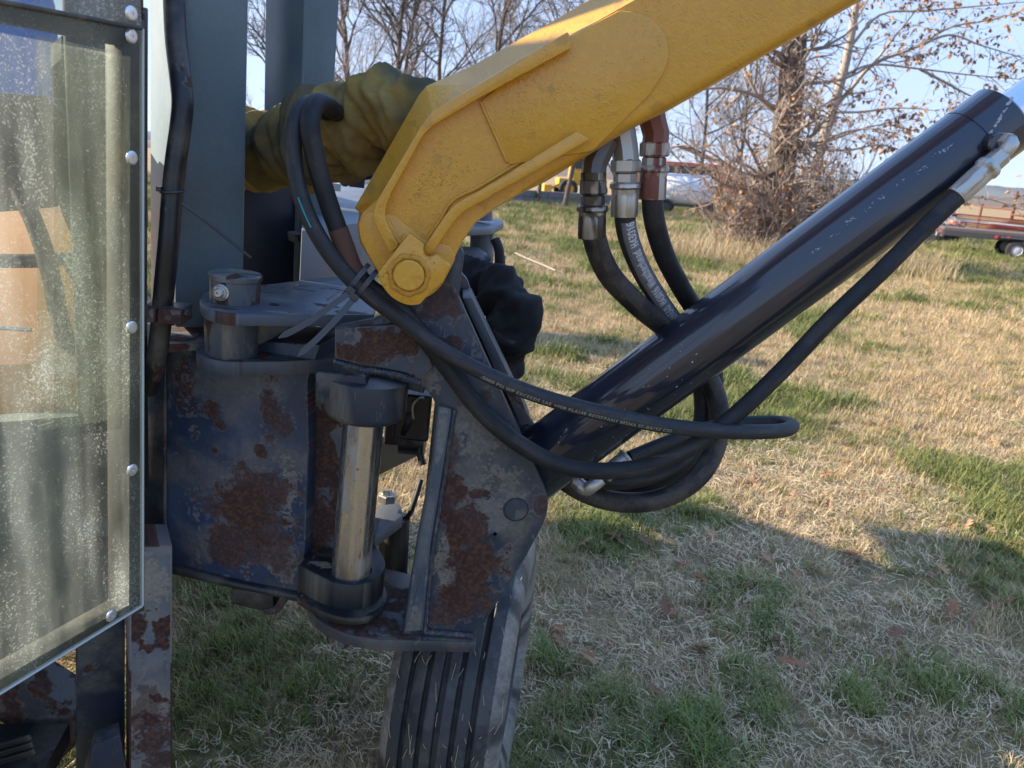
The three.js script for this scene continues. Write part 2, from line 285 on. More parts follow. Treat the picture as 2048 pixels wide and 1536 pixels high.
const chromeRough = rep(dtex(256, 256, (i, j) => 0.16 + 0.22 * fbm(i / 256 * 40, j / 256 * 40, 111, 2, 40) + 0.3 * sst(0.6, 0.8, fbm(i / 256 * 10, j / 256 * 10, 115, 4, 10)), false), 0.25);
const chromeMap = rep(dtex(512, 512, (i, j) => { const x = i / 512, y = j / 512, g = sst(0.5, 0.75, fbm(x * 5, y * 5, 121, 5, 5)), pit = sst(0.93, 0.96, vnoise(x * 70, y * 70, 125, 70)) * 0.7; return mix3(mix3([0.46, 0.45, 0.43], [0.24, 0.18, 0.12], g * 0.6), [0.05, 0.03, 0.02], pit); }, true), 0.25);
const mChrome = std([1, 1, 1], 1, { map: chromeMap, roughnessMap: chromeRough, metalness: 0.9 });
const mRod = std([0.72, 0.72, 0.75], 0.07, { metalness: 1 });
const zincMap = rep(dtex(256, 256, (i, j) => { const x = i / 256, y = j / 256, g = sst(0.45, 0.7, fbm(x * 6, y * 6, 131, 5, 6)); return mix3([0.52, 0.50, 0.45], [0.26, 0.20, 0.13], g * 0.7); }, true), 0.08);
const mZinc = std([1, 1, 1], 0.42, { map: zincMap, metalness: 0.75 });
const zincRust = rep(dtex(256, 256, (i, j) => { const x = i / 256, y = j / 256, g = sst(0.38, 0.52, fbm(x * 4, y * 3, 134, 5, 4)); return mix3([0.46, 0.43, 0.37], [0.16, 0.035, 0.018], g * 0.92); }, true), 0.11);
const mZincRust = std([1, 1, 1], 0.5, { map: zincRust, metalness: 0.35 });
const zincOil = rep(dtex(256, 256, (i, j) => { const x = i / 256, y = j / 256, g = sst(0.36, 0.55, fbm(x * 5, y * 5, 138, 5, 5)); return mix3([0.30, 0.28, 0.24], [0.035, 0.026, 0.02], g * 0.9); }, true), 0.09);
const mZincOil = std([1, 1, 1], 0.28, { map: zincOil, metalness: 0.5 });
const mPlastic = std([0.045, 0.05, 0.058], 0.3);
const mAlu = std([0.80, 0.80, 0.80], 0.32, { metalness: 0.85 });
const mBarrel = phys([0.006, 0.010, 0.024], 0.45, { clearcoat: 1.0, clearcoatRoughness: 0.09,
  bumpMap: rep(dtex(512, 512, (i, j) => fbm(i / 512 * 60, j / 512 * 60, 141, 4, 60), false), 0.3), bumpScale: 0.0004 });

// ---------------------------------------------------------------- boom bracket: swings on the upright pin
const bracket = thing('boom_bracket', 'dark blue rusty steel swing bracket that the yellow boom is pinned to', 'bracket', P(880, 1290, 1.42));
{
  const near = [[893, 545], [908, 500], [925, 496], [928, 512], [917, 592], [1098, 994, 0.02], [1094, 1034, 0.02], [1048, 1122], [949, 1277], [803, 1275], [832, 1090], [862, 930], [873, 806, 0.02], [848, 772, 0.03], [790, 752], [700, 741], [667, 722], [672, 655], [748, 640], [812, 608]];
  const rustSpots = [[725, 690, 60, 45, 'rust'], [800, 660, 40, 35, 'rust'], [905, 985, 30, 60, 'rust'], [930, 1050, 40, 60, 'rust'], [960, 1130, 60, 50, 'rust'], [930, 1190, 65, 60, 'rust'], [890, 1230, 40, 40, 'rust', 0.8], [900, 1130, 30, 120, 'dust', 0.7],
    [960, 880, 90, 60, 'dust', 0.45], [1000, 960, 60, 40, 'dust', 0.5], [905, 860, 50, 60, 'dust', 0.5], [895, 685, 26, 22, 'rust', 0.9], [960, 800, 22, 26, 'rust', 0.7], [1080, 1010, 18, 22, 'rust', 0.8], [880, 610, 40, 40, 'rust', 0.7], [850, 760, 40, 25, 'dust', 0.4], [905, 900, 20, 50, 'rust', 0.6], [985, 955, 22, 40, 'rust', 0.45]];
  const mNear = rustFor(FB, near, 0, SLATE, rustSpots, { n: 820, seed: 3, rust: 0.27, dust: 0.45, specks: 0.5, rough: 0.38 });
  const pc = loc(FB, on(FB, 990, 1068, 0)), z = 1.4 / FPX;
  const plateMesh = part(bracket, 'near_plate', plate(FB, near, 0, 0.028, { r: 0.006, bevel: 0.0025, holes: [circle(pc[0], pc[1], 7 * z, 12)] }), mNear, 'flaking slate blue plate with big rust patches');
  // the cylinder's pin, flush in the plate, and the ring gap round it
  const pin = on(FB, 1032, 1019, 0);
  part(bracket, 'pin', turned(pin.clone().addScaledVector(FB.N, -0.05), FB.N, [[0, 0], [0, 0.0215], [0.0498, 0.0215], [0.052, 0.0195], [0.052, 0]], 36), mSlate);
  part(plateMesh, 'pin_ring', (() => { const g = new THREE.TorusGeometry(0.0228, 0.0011, 6, 40); g.applyMatrix4(basis({ ...FB, o: pin.clone().addScaledVector(FB.N, 0.0004) })); return g; })(), mRusty);
  // weld flange on the left edge: a bar with a sloping face, bead beside it
  const fl = [[876, 812], [905, 818], [888, 930], [862, 1090], [846, 1262], [806, 1268], [834, 1090], [864, 930]];
  part(bracket, 'edge_flange', plate(FB, fl, 0.012, 0.02, { bevel: 0.005, r: 0.004 }), rustFor(FB, fl, 0.012, [0.06, 0.078, 0.10], [[880, 870, 30, 60, 'dust', 0.5], [825, 1240, 25, 40, 'dust', 0.5]], { n: 256, seed: 8, rust: 0.2, dust: 0.4 }));
  const bead = (name, pts, r, F = FB, d = 0.003, m = mSlate) => {
    const c = hoseCurve(pts.map(([u, v]) => on(F, u, v, d))), n = 70, g = new THREE.TubeGeometry(c, n, r, 8), p = g.attributes.position, rr = rng(5), k = [];
    for (let i = 0; i <= n; i++) k.push(1 + 0.22 * Math.sin(i * 2.1) + 0.2 * (rr() - 0.5));
    for (let i = 0; i <= n; i++) { const q = c.getPointAt(i / n); for (let j = 0; j <= 8; j++) { const a = i * 9 + j; p.setXYZ(a, q.x + (p.getX(a) - q.x) * k[i], q.y + (p.getY(a) - q.y) * k[i], q.z + (p.getZ(a) - q.z) * k[i]); } }
    g.computeVertexNormals(); return part(bracket, name, g, m);
  };
  bead('weld_bead', [[908, 818], [892, 930], [866, 1090], [849, 1262]], 0.005);
  bead('weld_bead', [[850, 1264], [900, 1268], [946, 1272]], 0.006);
  // far plate, wider than the near one
  const far = [[900, 520], [935, 560], [960, 640], [1060, 850], [1075, 900], [1090, 1000], [940, 1270], [820, 1270], [870, 800], [800, 640]];
  part(bracket, 'far_plate', plate(FB, far, -0.17, 0.025, { r: 0.006 }), mSlate);
  part(bracket, 'rib', plate(FB, [[925, 596], [944, 596], [1064, 846], [1042, 852]], -0.06, 0.11, { r: 0.002, bevel: 0.0015 }), mSlate);
  // upper arm: two level plates with a short tube between, round end on the left
  const FU = flat(P(470, 605, 1.36), 0), FL = flat(P(520, 715, 1.385), 0);
  const armTop = [[397, 600, 0.03], [408, 583, 0.03], [440, 577], [513, 571], [650, 555], [712, 552], [752, 600], [748, 629], [600, 630], [462, 628, 0.02], [412, 618, 0.03]];
  const mArm = rustFor(FU, armTop, 0, [0.075, 0.095, 0.125], [[650, 610, 50, 16, 'rust'], [560, 560, 40, 10, 'rust', 0.7], [610, 580, 25, 8, 'rust', 0.8], [440, 615, 30, 12, 'rust'], [705, 625, 40, 18, 'rust', 0.7], [560, 625, 40, 8, 'dust'], [630, 596, 18, 6, 'dust']], { n: 360, seed: 13, rust: 0.3, dust: 0.35 });
  const up = part(bracket, 'upper_arm_plate', plate(FU, armTop, 0, 0.021, { r: 0.004 }), mArm, 'chipped blue plate with a greased pin cap');
  part(up, 'drain_hole', turned(on(FU, 549, 609, 0.0005), FU.N, [[0, 0], [0, 0.0085], [0.0006, 0.0085], [0.0006, 0]], 18), std([0.006, 0.006, 0.007], 0.9));
  const armLow = [[390, 697, 0.03], [396, 712, 0.03], [446, 724, 0.03], [560, 723], [634, 720], [668, 716], [720, 728], [850, 760], [880, 690], [700, 640], [540, 655], [430, 668, 0.03]];
  part(bracket, 'lower_arm_plate', plate(FL, armLow, 0, 0.026, { r: 0.004 }), rustFor(FL, armLow, 0, [0.05, 0.058, 0.075], [[600, 690, 200, 40, 'rust', 0.75], [440, 715, 40, 16, 'rust'], [560, 722, 60, 10, 'rust'], [620, 722, 50, 10, 'rust']], { n: 360, seed: 17, rust: 0.5, dust: 0.35 }), 'dark plate with a brown rust film');
  bead('weld_bead', [[667, 722], [720, 738], [790, 748], [840, 766]], 0.006, FB, 0.002);
  const c0 = on(FU, 470, 602, 0);
  part(bracket, 'pin_cap', turned(c0.clone().addScaledVector(UP, -0.004), UP, [[0, 0], [0, 0.0425], [0.042, 0.043], [0.0435, 0.0455], [0.051, 0.0455], [0.0545, 0.043], [0.0545, 0]], 40), paintRust([0, 0, 0.3, 0.1], [0.10, 0.125, 0.14], [], { n: 360, seed: 19, rust: 0.72, dust: 0.45, tile: 0, rough: 0.45 }), 'short pin cap with a rusty rim');
  const gf = FU.o.clone(), nip = on(FB, 459, 581, 0), nd = V(0.02, 0.08, 1).normalize();
  const nb = c0.clone().addScaledVector(UP, 0.018).addScaledVector(nd, 0.041).add(V(-0.010, 0, 0));
  part(bracket, 'grease_fitting', turned(nb, nd, [[0, 0.0145], [0.003, 0.0145], [0.0045, 0.011], [0.009, 0.011], [0.010, 0.009], [0.014, 0.009], [0.017, 0.006], [0.0175, 0.0025], [0.0145, 0.0022], [0.0145, 0]], 18), mZinc);
  part(bracket, 'arm_spacer', turned(on(FL, 463, 707, 0), UP, [[0, 0.044], [0.004, 0.046], [0.06, 0.0465], [0.075, 0.0455], [0.09, 0.0455]], 40), paintRust([0, 0, 0.3, 0.1], [0.06, 0.078, 0.10], px(FB, []).concat([[0.03, 0.085, 0.12, 0.025, 'dust', 1], [0.2, 0.08, 0.1, 0.03, 'dust', 1]]), { n: 360, seed: 23, rust: 0.5, dust: 0.7 }));
  part(bracket, 'arm_web', plate(FB, [[500, 640], [620, 640], [560, 668], [520, 690], [500, 690]], -0.10, 0.03), mSlate);
  // gusset face above the lower arm
  const gus = [[669, 657], [832, 646], [866, 735], [845, 752], [670, 718]];
  part(bracket, 'gusset_plate', plate(FB, gus, 0.01, 0.016, { r: 0.003 }), rustFor(FB, gus, 0.01, [0.05, 0.066, 0.09], [[725, 695, 75, 42, 'rust'], [800, 690, 60, 40, 'rust'], [690, 672, 22, 14, 'clean']], { n: 360, seed: 29, rust: 0.36, dust: 0.35 }));
  // bottom plate round the lower pivot
  const FD = flat(P(780, 1262, 1.46), 0);
  const bot = [[612, 1212, 0.04], [640, 1245, 0.05], [700, 1272, 0.03], [760, 1280], [952, 1284], [952, 1240], [830, 1150], [700, 1120], [620, 1160, 0.04]];
  part(bracket, 'bottom_plate', plate(FD, bot, 0, 0.024, { r: 0.004 }), mRusty, 'brown rusted bottom plate');
  part(bracket, 'weld_drip', turned(on(FD, 690, 1280, -0.03), V(0.2, 0.3, 1), [[0, 0], [0, 0.014], [0.012, 0.012], [0.014, 0]], 10), mRusty);
  part(bracket, 'lower_washer', turned(on(FD, 697, 1190, -0.05), UP, [[0, 0], [0, 0.062], [0.03, 0.064], [0.03, 0]], 32), mRusty);
}

// ---------------------------------------------------------------- yellow boom
const boom = thing('mower_boom', 'glossy yellow painted steel boom arm bent down to its pin', 'boom arm', on(FB, 815, 610, 0.03));
{
  const D0 = 0.03;                                                // side plate in front of the bracket plate
  const nearO = [[1790, -294], [1140, 69], [960, 169], [865, 222], [838, 262], [757, 395], [724, 424], [714, 450], [720, 484], [756, 546], [800, 575], [860, 560], [911, 513], [925, 483], [952, 445], [988, 418], [1036, 390], [1092, 363], [1176, 311], [1256, 261], [1332, 224], [1726, -1], [2080, -205]];
  const farO = [[1760, -336], [1120, 34], [951, 128], [853, 172], [838, 190], [709, 416], [718, 424], [716, 448], [722, 482], [758, 540], [800, 565], [850, 545], [900, 500], [914, 470], [945, 440], [980, 412], [1028, 384], [1085, 357], [1170, 306], [1250, 256], [1326, 219], [1715, -8], [2060, -215]];
  const inset = nearO.map(([u, v], i) => { const a = nearO[(i + 22) % 23], b = nearO[(i + 1) % 23]; const dx = b[0] - a[0], dy = b[1] - a[1], L = Math.hypot(dx, dy); return [dy / L, -dx / L]; });
  const ring = (k, d) => nearO.map(([u, v], i) => on(FB, u + inset[i][0] * k * (i >= 17 ? 1 : 0.12), v + inset[i][1] * k * (i >= 17 ? 1 : 0.12), d));
  const body = loft([farO.map(([u, v]) => on(FB, u, v, D0 - 0.06).addScaledVector(FB.N, -0.11)), farO.map(([u, v]) => on(FB, u, v, D0 - 0.06)), ring(0, D0 - 0.022), ring(5, D0 - 0.009), ring(13, D0 - 0.002), ring(22, D0)], 0.75);
  const p = body.attributes.position, uv = body.attributes.uv, q = new THREE.Vector3();
  for (let i = 0; i < p.count; i++) { q.fromBufferAttribute(p, i); const [a, b] = loc(FB, q); uv.setXY(i, a + 0.3 * q.clone().sub(FB.o).dot(FB.N), b); }
  part(boom, 'boom_tube', body, mYellow);
  const bar1 = [[1137, 62], [1144, 95], [960, 195], [866, 251], [848, 268], [783, 384], [765, 428, 0.02], [797, 492], [781, 507], [747, 446, 0.02], [746, 415, 0.02], [838, 258], [862, 224]];
  part(boom, 'upper_bar', plate(FB, bar1, D0 + 0.026, 0.03, { r: 0.004, bevel: 0.0022 }), mYellow);
  const bar2 = [[1154, 262], [1180, 279], [962, 404], [919, 427, 0.02], [874, 492], [862, 513, 0.01], [846, 505, 0.01], [848, 494], [905, 410, 0.02], [960, 381]];
  part(boom, 'lower_bar', plate(FB, bar2, D0 + 0.026, 0.03, { r: 0.004, bevel: 0.0022 }), mYellow);
  const dbl = [[962, 200], [1140, 72], [1240, 20], [1296, 26, 0.03], [1338, 74, 0.05], [1338, 132, 0.05], [1300, 190], [1188, 300], [1176, 304], [1018, 330]];
  part(boom, 'doubler_plate', plate(FB, dbl, D0 + 0.006, 0.008, { r: 0.004, bevel: 0.003 }), mYellow);
  const lug = [[738, 420, 0.01], [716, 448, 0.02], [721, 484, 0.03], [758, 548], [775, 590, 0.03], [835, 606, 0.03], [880, 580, 0.02], [912, 515], [900, 490], [850, 480], [790, 430]];
  part(boom, 'lug_plate', plate(FB, lug, D0 + 0.004, 0.03, { r: 0.006 }), mYellow);
  const keep = [[819, 466], [848, 489], [845, 503, 0.008], [852, 515, 0.01], [864, 514, 0.008], [873, 508], [902, 532], [892, 546], [888, 562], [850, 597], [840, 609], [816, 612, 0.03], [785, 598, 0.03], [763, 572, 0.03], [756, 545]];
  const kp = part(boom, 'pin_keeper', plate(FB, keep, D0 + 0.052, 0.024, { r: 0.003, bevel: 0.002 }), mYellow, 'yellow keeper plate with a notch and round pin head');
  const pc = on(FB, 818, 550, D0 + 0.052);
  part(kp, 'pin_head', turned(pc.clone().addScaledVector(FB.N, -0.03), FB.N, [[0, 0], [0, 0.024], [0.036, 0.0238], [0.0385, 0.0215], [0.0385, 0]], 40), mYellow);
  const g = new THREE.TorusGeometry(0.0285, 0.0048, 10, 44), gp = g.attributes.position, rr = rng(9);
  for (let i = 0; i < gp.count; i++) { const a = Math.atan2(gp.getY(i), gp.getX(i)), k = 1 + 0.03 * Math.sin(a * 7) + 0.02 * Math.sin(a * 13 + 1); gp.setXY(i, gp.getX(i) * k, gp.getY(i) * k); }
  g.computeVertexNormals(); g.applyMatrix4(basis({ ...FB, o: pc })); part(kp, 'weld_ring', g, mYellow);
  const bead = (pts, r, d) => { const c = hoseCurve(pts.map(([u, v]) => on(FB, u, v, d))); const t = tube(c, r, 60, 8); part(boom, 'weld_bead', t, mYellow); };
  bead([[1158, 258], [1060, 312], [958, 374], [905, 402], [880, 440], [850, 485]], 0.0035, D0);
  bead([[769, 430], [785, 462], [800, 485], [812, 470]], 0.005, D0 + 0.003);
  bead([[961, 204], [985, 258], [1014, 324]], 0.0025, D0 + 0.003);
  // hardened paint drops on the side plate and lug
  const drops = [], r2 = rng(33), sp = new THREE.SphereGeometry(1, 6, 5);
  const zone = [[[880, 270], [1000, 320], [900, 370], [790, 430], [810, 380]], 150, 0.0015], zone2 = [[[725, 450], [745, 500], [775, 545], [740, 455]], 60, 0.0045];
  for (const [poly, n, dd] of [zone, zone2]) for (let i = 0; i < n; i++) { let u = 0, v = 0, s = 0; for (const q of poly) { const w = -Math.log(r2() + 1e-6); u += q[0] * w; v += q[1] * w; s += w; } const k = 0.0005 + 0.0008 * r2() * r2(); const g = sp.clone(); g.scale(k, k, k * 0.6); g.applyMatrix4(basis({ ...FB, o: on(FB, u / s, v / s, D0 + dd - 0.0013) })); drops.push(g); }
  for (let i = 0; i < 40; i++) { const a = r2() * 6.28, q = Math.sqrt(r2()) * 0.045, k = 0.0006 + 0.0013 * r2(); const g = sp.clone(); g.scale(k, k, k * 0.6); g.applyMatrix4(basis({ ...FB, o: pc.clone().addScaledVector(FB.W, Math.cos(a) * q).addScaledVector(FB.U, Math.sin(a) * q * 0.9) })); drops.push(g); }
  const dm = part(boom, 'paint_drops', merge(drops), mYellow); dm.userData.kind = 'stuff';
}

// ---------------------------------------------------------------- hydraulic cylinder
const cylA = on(FB, 1083, 922, -0.085), cylB = (() => { const p = on(FB, 2004, 239, -0.085); return p; })();
const cylDir = cylB.clone().sub(cylA).normalize(), cylR = 0.0655;
const cylinder = thing('hydraulic_cylinder', 'long glossy black hydraulic cylinder with a chrome rod beneath the yellow boom', 'cylinder', cylA.clone());
{
  const L = cylA.distanceTo(cylB), back = cylA.clone().addScaledVector(cylDir, -0.09);
  const b = part(cylinder, 'barrel', turned(back, cylDir, [[0, 0], [0, cylR - 0.004], [0.006, cylR], [L + 0.02, cylR], [L + 0.0205, cylR - 0.0012], [L + 0.023, cylR - 0.0012], [L + 0.0235, cylR], [L + 0.086, cylR], [L + 0.0905, cylR - 0.005], [L + 0.0905, 0.036]], 72), mBarrel);
  part(cylinder, 'rod', turned(cylB.clone().addScaledVector(cylDir, -0.02), cylDir, [[0, 0.036], [0.7, 0.036], [0.7, 0]], 40), mRod);
  part(b, 'wiper_ring', turned(cylB.clone().addScaledVector(cylDir, 0.0), cylDir, [[0, 0.046], [0.004, 0.046], [0.006, 0.038]], 36), mBlackMetal);
  // scraped streaks of bare primer on the barrel's upper flank
  const cn = FB.N.clone().addScaledVector(cylDir, -FB.N.dot(cylDir)).normalize(), cu = cylDir.clone().cross(cn).normalize().negate();
  const scr = [], r = rng(77), side = cu.dot(UP) > 0 ? 1 : -1;
  const fleck = (s, ang, len, wid) => { const nrm = cn.clone().multiplyScalar(Math.cos(ang)).addScaledVector(cu, Math.sin(ang) * side), tan = cylDir.clone().cross(nrm), o = cylA.clone().addScaledVector(cylDir, s).addScaledVector(nrm, cylR + 0.0002);
    const n = 5, pts = Array.from({ length: n }, (_, i) => { const a = i / n * 6.28 + r(), k = 0.5 + r() * 0.7; return new THREE.Vector2(Math.cos(a) * len * k, Math.sin(a) * wid * k); });
    const g = new THREE.ShapeGeometry(new THREE.Shape(pts)); g.applyMatrix4(new THREE.Matrix4().makeBasis(cylDir, tan.negate(), nrm).setPosition(o)); scr.push(g); };
  for (let c = 0; c < 9; c++) { const s0 = L * (0.60 + 0.034 * c + 0.02 * r()), a0 = 0.60 + (s0 / L - 0.75) * 0.2 + 0.10 * (r() - 0.5), n = 4 + 18 * r() * r(); for (let i = 0; i < n; i++) fleck(s0 + 0.02 * (r() - 0.5), a0 + 0.09 * (r() - 0.5), 0.0006 + 0.0026 * r() * r(), 0.0004 + 0.0013 * r()); }
  for (let i = 0; i < 34; i++) { const t = r(); fleck(L * (0.935 + 0.065 * t), 0.25 + 0.42 * t + 0.05 * (r() - 0.5), 0.0018 + 0.003 * r(), 0.0009 + 0.0014 * r()); }
  for (let i = 0; i < 40; i++) fleck(L * (0.05 + 0.3 * r()), -0.9 + 1.6 * r(), 0.0008 + 0.002 * r(), 0.0004 + 0.001 * r());
  const sm = part(b, 'paint_scrapes', merge(scr), std([0.42, 0.42, 0.40], 0.7)); sm.userData.kind = 'stuff';
  // upper port with elbow
  const pp = on(FB, 1984, 287, -0.02), nrm = (() => { const t = pp.clone().sub(cylA).dot(cylDir), a = cylA.clone().addScaledVector(cylDir, t); return pp.clone().sub(a).normalize(); })();
  const base = pp.clone();
  part(b, 'upper_port', turned(base.clone().addScaledVector(nrm, -0.03), nrm, [[0, 0.0185], [0.046, 0.0175], [0.049, 0.015], [0.049, 0]], 26), mBarrel);
}
// fittings: hexes, crimped ferrules
const hex = (p, dir, L, r) => turned(p, dir, [[0, 0], [0, r * 0.86], [L * 0.12, r], [L * 0.88, r], [L, r * 0.86], [L, 0]], 6, true);
const ferrule = (p, dir, L, r) => turned(p, dir, [[0, r * 0.6], [0, r * 0.98], [L * 0.06, r * 1.12], [L * 0.16, r * 1.14], [L * 0.22, r * 1.0], [L * 0.34, r * 0.97], [L * 0.4, r * 1.0], [L * 0.93, r], [L, r * 0.96], [L, r * 0.55]], 28);

// ---------------------------------------------------------------- hydraulic hoses
const hoses = 'hydraulic hoses of the mower boom';
function printedRubber(len, circ, text, { t0, t1, around, size, color = '#b9bcc0', base = mRubber, band, flip } = {}) {   // lettering printed along the hose
  const w = 2048, h = 128, cv = document.createElement('canvas'); cv.width = w; cv.height = h; const g = cv.getContext('2d');
  g.fillStyle = '#26272a'; g.fillRect(0, 0, w, h);
  const r = rng(text.length * 7 + 3);
  for (let i = 0; i < 900; i++) { g.fillStyle = `rgba(${95 + r() * 40 | 0},${85 + r() * 35 | 0},${70 + r() * 30 | 0},${0.05 + 0.12 * r()})`; g.fillRect(r() * w, r() * h, 4 + r() * 60, 2 + r() * 10); }
  if (band) { g.fillStyle = band; g.fillRect(w * t0, h * around - size * 0.75, w * (t1 - t0), size * 1.5); }
  g.save(); g.translate(w * (flip ? t1 : t0), h * around); if (flip) g.rotate(Math.PI);
  g.fillStyle = color; g.font = `bold ${size}px sans-serif`; g.textBaseline = 'middle';
  const mw = g.measureText(text).width, want = w * (t1 - t0); g.scale(want / Math.max(1, mw), 1); g.fillText(text, 0, 0); g.restore();
  for (let i = 0; i < 700; i++) { g.fillStyle = `rgba(34,34,36,${0.25 + 0.5 * r()})`; g.fillRect(r() * w, r() * h, 1 + r() * 7, 1 + r() * 3); }
  const t = new THREE.CanvasTexture(cv); t.colorSpace = THREE.SRGBColorSpace; t.wrapS = t.wrapT = THREE.RepeatWrapping; t.repeat.set(1 / len, 1 / circ);
  return std([1, 1, 1], 0.62, { map: t, bumpMap: rubberRough, bumpScale: 0.0004 });
}
const Bp = (list) => list.map(([u, v, d]) => on(FB, u, v, d));
{
  // three big hoses from the boom's underside; each swings behind the cylinder
  const h1 = thing('hydraulic_hose', 'thick dusty hose with an oily black end fitting under the boom', 'hose', on(FB, 1260, 1030, -0.12), hoses);
  const p1 = [[1186, 440, -0.03], [1190, 480, -0.035], [1216, 545, -0.06], [1270, 605, -0.10], [1340, 665, -0.17], [1405, 735, -0.19], [1436, 810, -0.17], [1432, 890, -0.14], [1395, 955, -0.11], [1320, 998, -0.10], [1230, 1003, -0.11], [1150, 975, -0.14], [1085, 915, -0.16], [1035, 830, -0.2], [985, 740, -0.25], [950, 680, -0.3]];
  part(h1, 'hose_tube', tube(Bp(p1), 0.0205, 160, 18), mRubberDusty);
  const fit = (h, u, v, d, dirPx, m, spec) => { const a = on(FB, u, v, d), b = on(FB, dirPx[0], dirPx[1], d), dir = b.sub(a).normalize(); for (const [name, kind, s, L, r] of spec) { const q = a.clone().addScaledVector(dir, s); part(h, name, kind === 'hex' ? hex(q, dir, L, r) : kind === 'ferrule' ? ferrule(q, dir, L, r) : rod(q, q.clone().addScaledVector(dir, L), r, 24), m); } };
  const elbow = (h, pts, r, m) => { const q = Bp(pts), rings = q.map((p, i) => { const T = (i ? p.clone().sub(q[i - 1]) : q[1].clone().sub(p)).normalize(), N1 = i && i < q.length - 1 ? q[i + 1].clone().sub(p).normalize().add(T).normalize() : T, A = FB.N.clone().addScaledVector(N1, -FB.N.dot(N1)).normalize(), B = N1.clone().cross(A); return Array.from({ length: 8 }, (_, k) => { const t = (k + 0.5) / 8 * 2 * Math.PI; return p.clone().addScaledVector(A, Math.cos(t) * r).addScaledVector(B, Math.sin(t) * r); }); }); part(h, 'elbow', loft([rings[0], rings[1], rings[2], rings[3]], 0.3), m); };
  elbow(h1, [[1212, 280, -0.05], [1200, 305, -0.045], [1189, 330, -0.04], [1187, 352, -0.035]], 0.021, std([0.13, 0.11, 0.09], 0.35, { metalness: 0.5 }));
  fit(h1, 1187, 345, -0.033, [1184, 455], mZincOil, [['collar', 'rod', 0, 0.012, 0.021], ['nut', 'hex', 0.010, 0.026, 0.0225], ['nut', 'hex', 0.036, 0.02, 0.0205], ['ferrule', 'ferrule', 0.052, 0.056, 0.0235]]);
  const h2 = thing('hydraulic_hose', 'thick hose with a grey lettered stripe between two other hoses', 'hose', on(FB, 1300, 960, -0.14), hoses);
  const p2 = [[1249, 420, -0.05], [1253, 460, -0.06], [1275, 525, -0.09], [1318, 600, -0.14], [1365, 670, -0.2], [1398, 750, -0.22], [1405, 830, -0.2], [1385, 900, -0.16], [1320, 945, -0.12], [1240, 962, -0.11], [1170, 955, -0.13], [1100, 915, -0.18], [1050, 850, -0.22], [1000, 770, -0.27]];
  const c2 = hoseCurve(Bp(p2)), l2 = c2.getLength();
  const faceV = (c, seg, t) => { const f = c.computeFrenetFrames(seg, false), i = Math.round(t * seg), p = c.getPointAt(t), to = camera.position.clone().sub(p).normalize().add(V(0.35, 0, 0)).normalize(); let best = 0, bd = -2; for (let k = 0; k < 64; k++) { const a = k / 64 * 2 * Math.PI, d = f.normals[i].clone().multiplyScalar(-Math.cos(a)).addScaledVector(f.binormals[i], Math.sin(a)).dot(to); if (d > bd) { bd = d; best = k / 64; } } return best; };
  part(h2, 'hose_tube', tube(c2, 0.018, 160, 18), printedRubber(l2, 2 * Math.PI * 0.018, 'WEATHERHEAD  H43016  Weatherhead  H43016', { t0: 0.015, t1: 0.29, around: Math.min(0.85, Math.max(0.15, 1 - faceV(c2, 160, 0.12))), size: 26, band: '#6d6e72', color: '#c9c9cb', flip: true }));
  elbow(h2, [[1243, 250, -0.06], [1246, 275, -0.06], [1250, 300, -0.058], [1252, 325, -0.055]], 0.0225, std([0.44, 0.42, 0.37], 0.42, { metalness: 0.7 }));
  fit(h2, 1252, 318, -0.055, [1248, 440], mZinc, [['nut', 'hex', 0, 0.022, 0.0255], ['nut', 'hex', 0.022, 0.02, 0.0205], ['ferrule', 'ferrule', 0.037, 0.058, 0.0232]]);
  const h3 = thing('hydraulic_hose', 'thick black hose below a fitting streaked with red rust', 'hose', on(FB, 1400, 900, -0.16), hoses);
  const p3 = [[1304, 385, -0.06], [1307, 430, -0.07], [1325, 500, -0.1], [1362, 575, -0.15], [1400, 640, -0.2], [1425, 720, -0.24], [1428, 800, -0.24], [1410, 880, -0.22], [1365, 935, -0.19], [1290, 975, -0.17], [1210, 985, -0.18], [1120, 945, -0.22], [1050, 870, -0.26], [1005, 800, -0.3]];
  part(h3, 'hose_tube', tube(Bp(p3), 0.0185, 160, 18), mRubber);
  elbow(h3, [[1302, 222, -0.07], [1306, 245, -0.07], [1312, 268, -0.068], [1310, 292, -0.065]], 0.0225, std([0.21, 0.075, 0.05], 0.5, { metalness: 0.3 }));
  fit(h3, 1310, 284, -0.065, [1304, 400], mZincRust, [['nut', 'hex', 0, 0.024, 0.0255], ['nut', 'hex', 0.024, 0.018, 0.0205], ['ferrule', 'ferrule', 0.038, 0.056, 0.0235]]);

  // hose from the rod end of the cylinder to the cable ties, up over the sleeve
  const h4 = thing('hydraulic_hose', 'black hose running from the cylinder top fitting down across the bracket', 'hose', on(FB, 1200, 950, 0.05), hoses);
  const p4 = [[1924, 384, 0.005], [1860, 445, 0.01], [1760, 545, 0.02], [1660, 640, 0.025], [1560, 745, 0.03], [1470, 830, 0.035], [1390, 890, 0.04], [1300, 930, 0.045], [1210, 942, 0.045], [1120, 930, 0.04], [1030, 882, 0.032], [960, 820, 0.025], [895, 735, 0.022], [840, 665, 0.022], [790, 612, 0.022], [735, 572, 0.022], [705, 535, 0.02], [680, 470, 0.02], [655, 400, 0.02], [632, 320, 0.02], [620, 250, 0.02], [628, 212, 0.0], [648, 208, -0.05], [672, 225, -0.12]];
  part(h4, 'hose_tube', tube(Bp(p4), 0.0152, 240, 18), mRubber);
  const f4 = on(FB, 1995, 318, 0.004), f4b = on(FB, 1916, 390, 0.004), fd = f4b.clone().sub(f4).normalize();
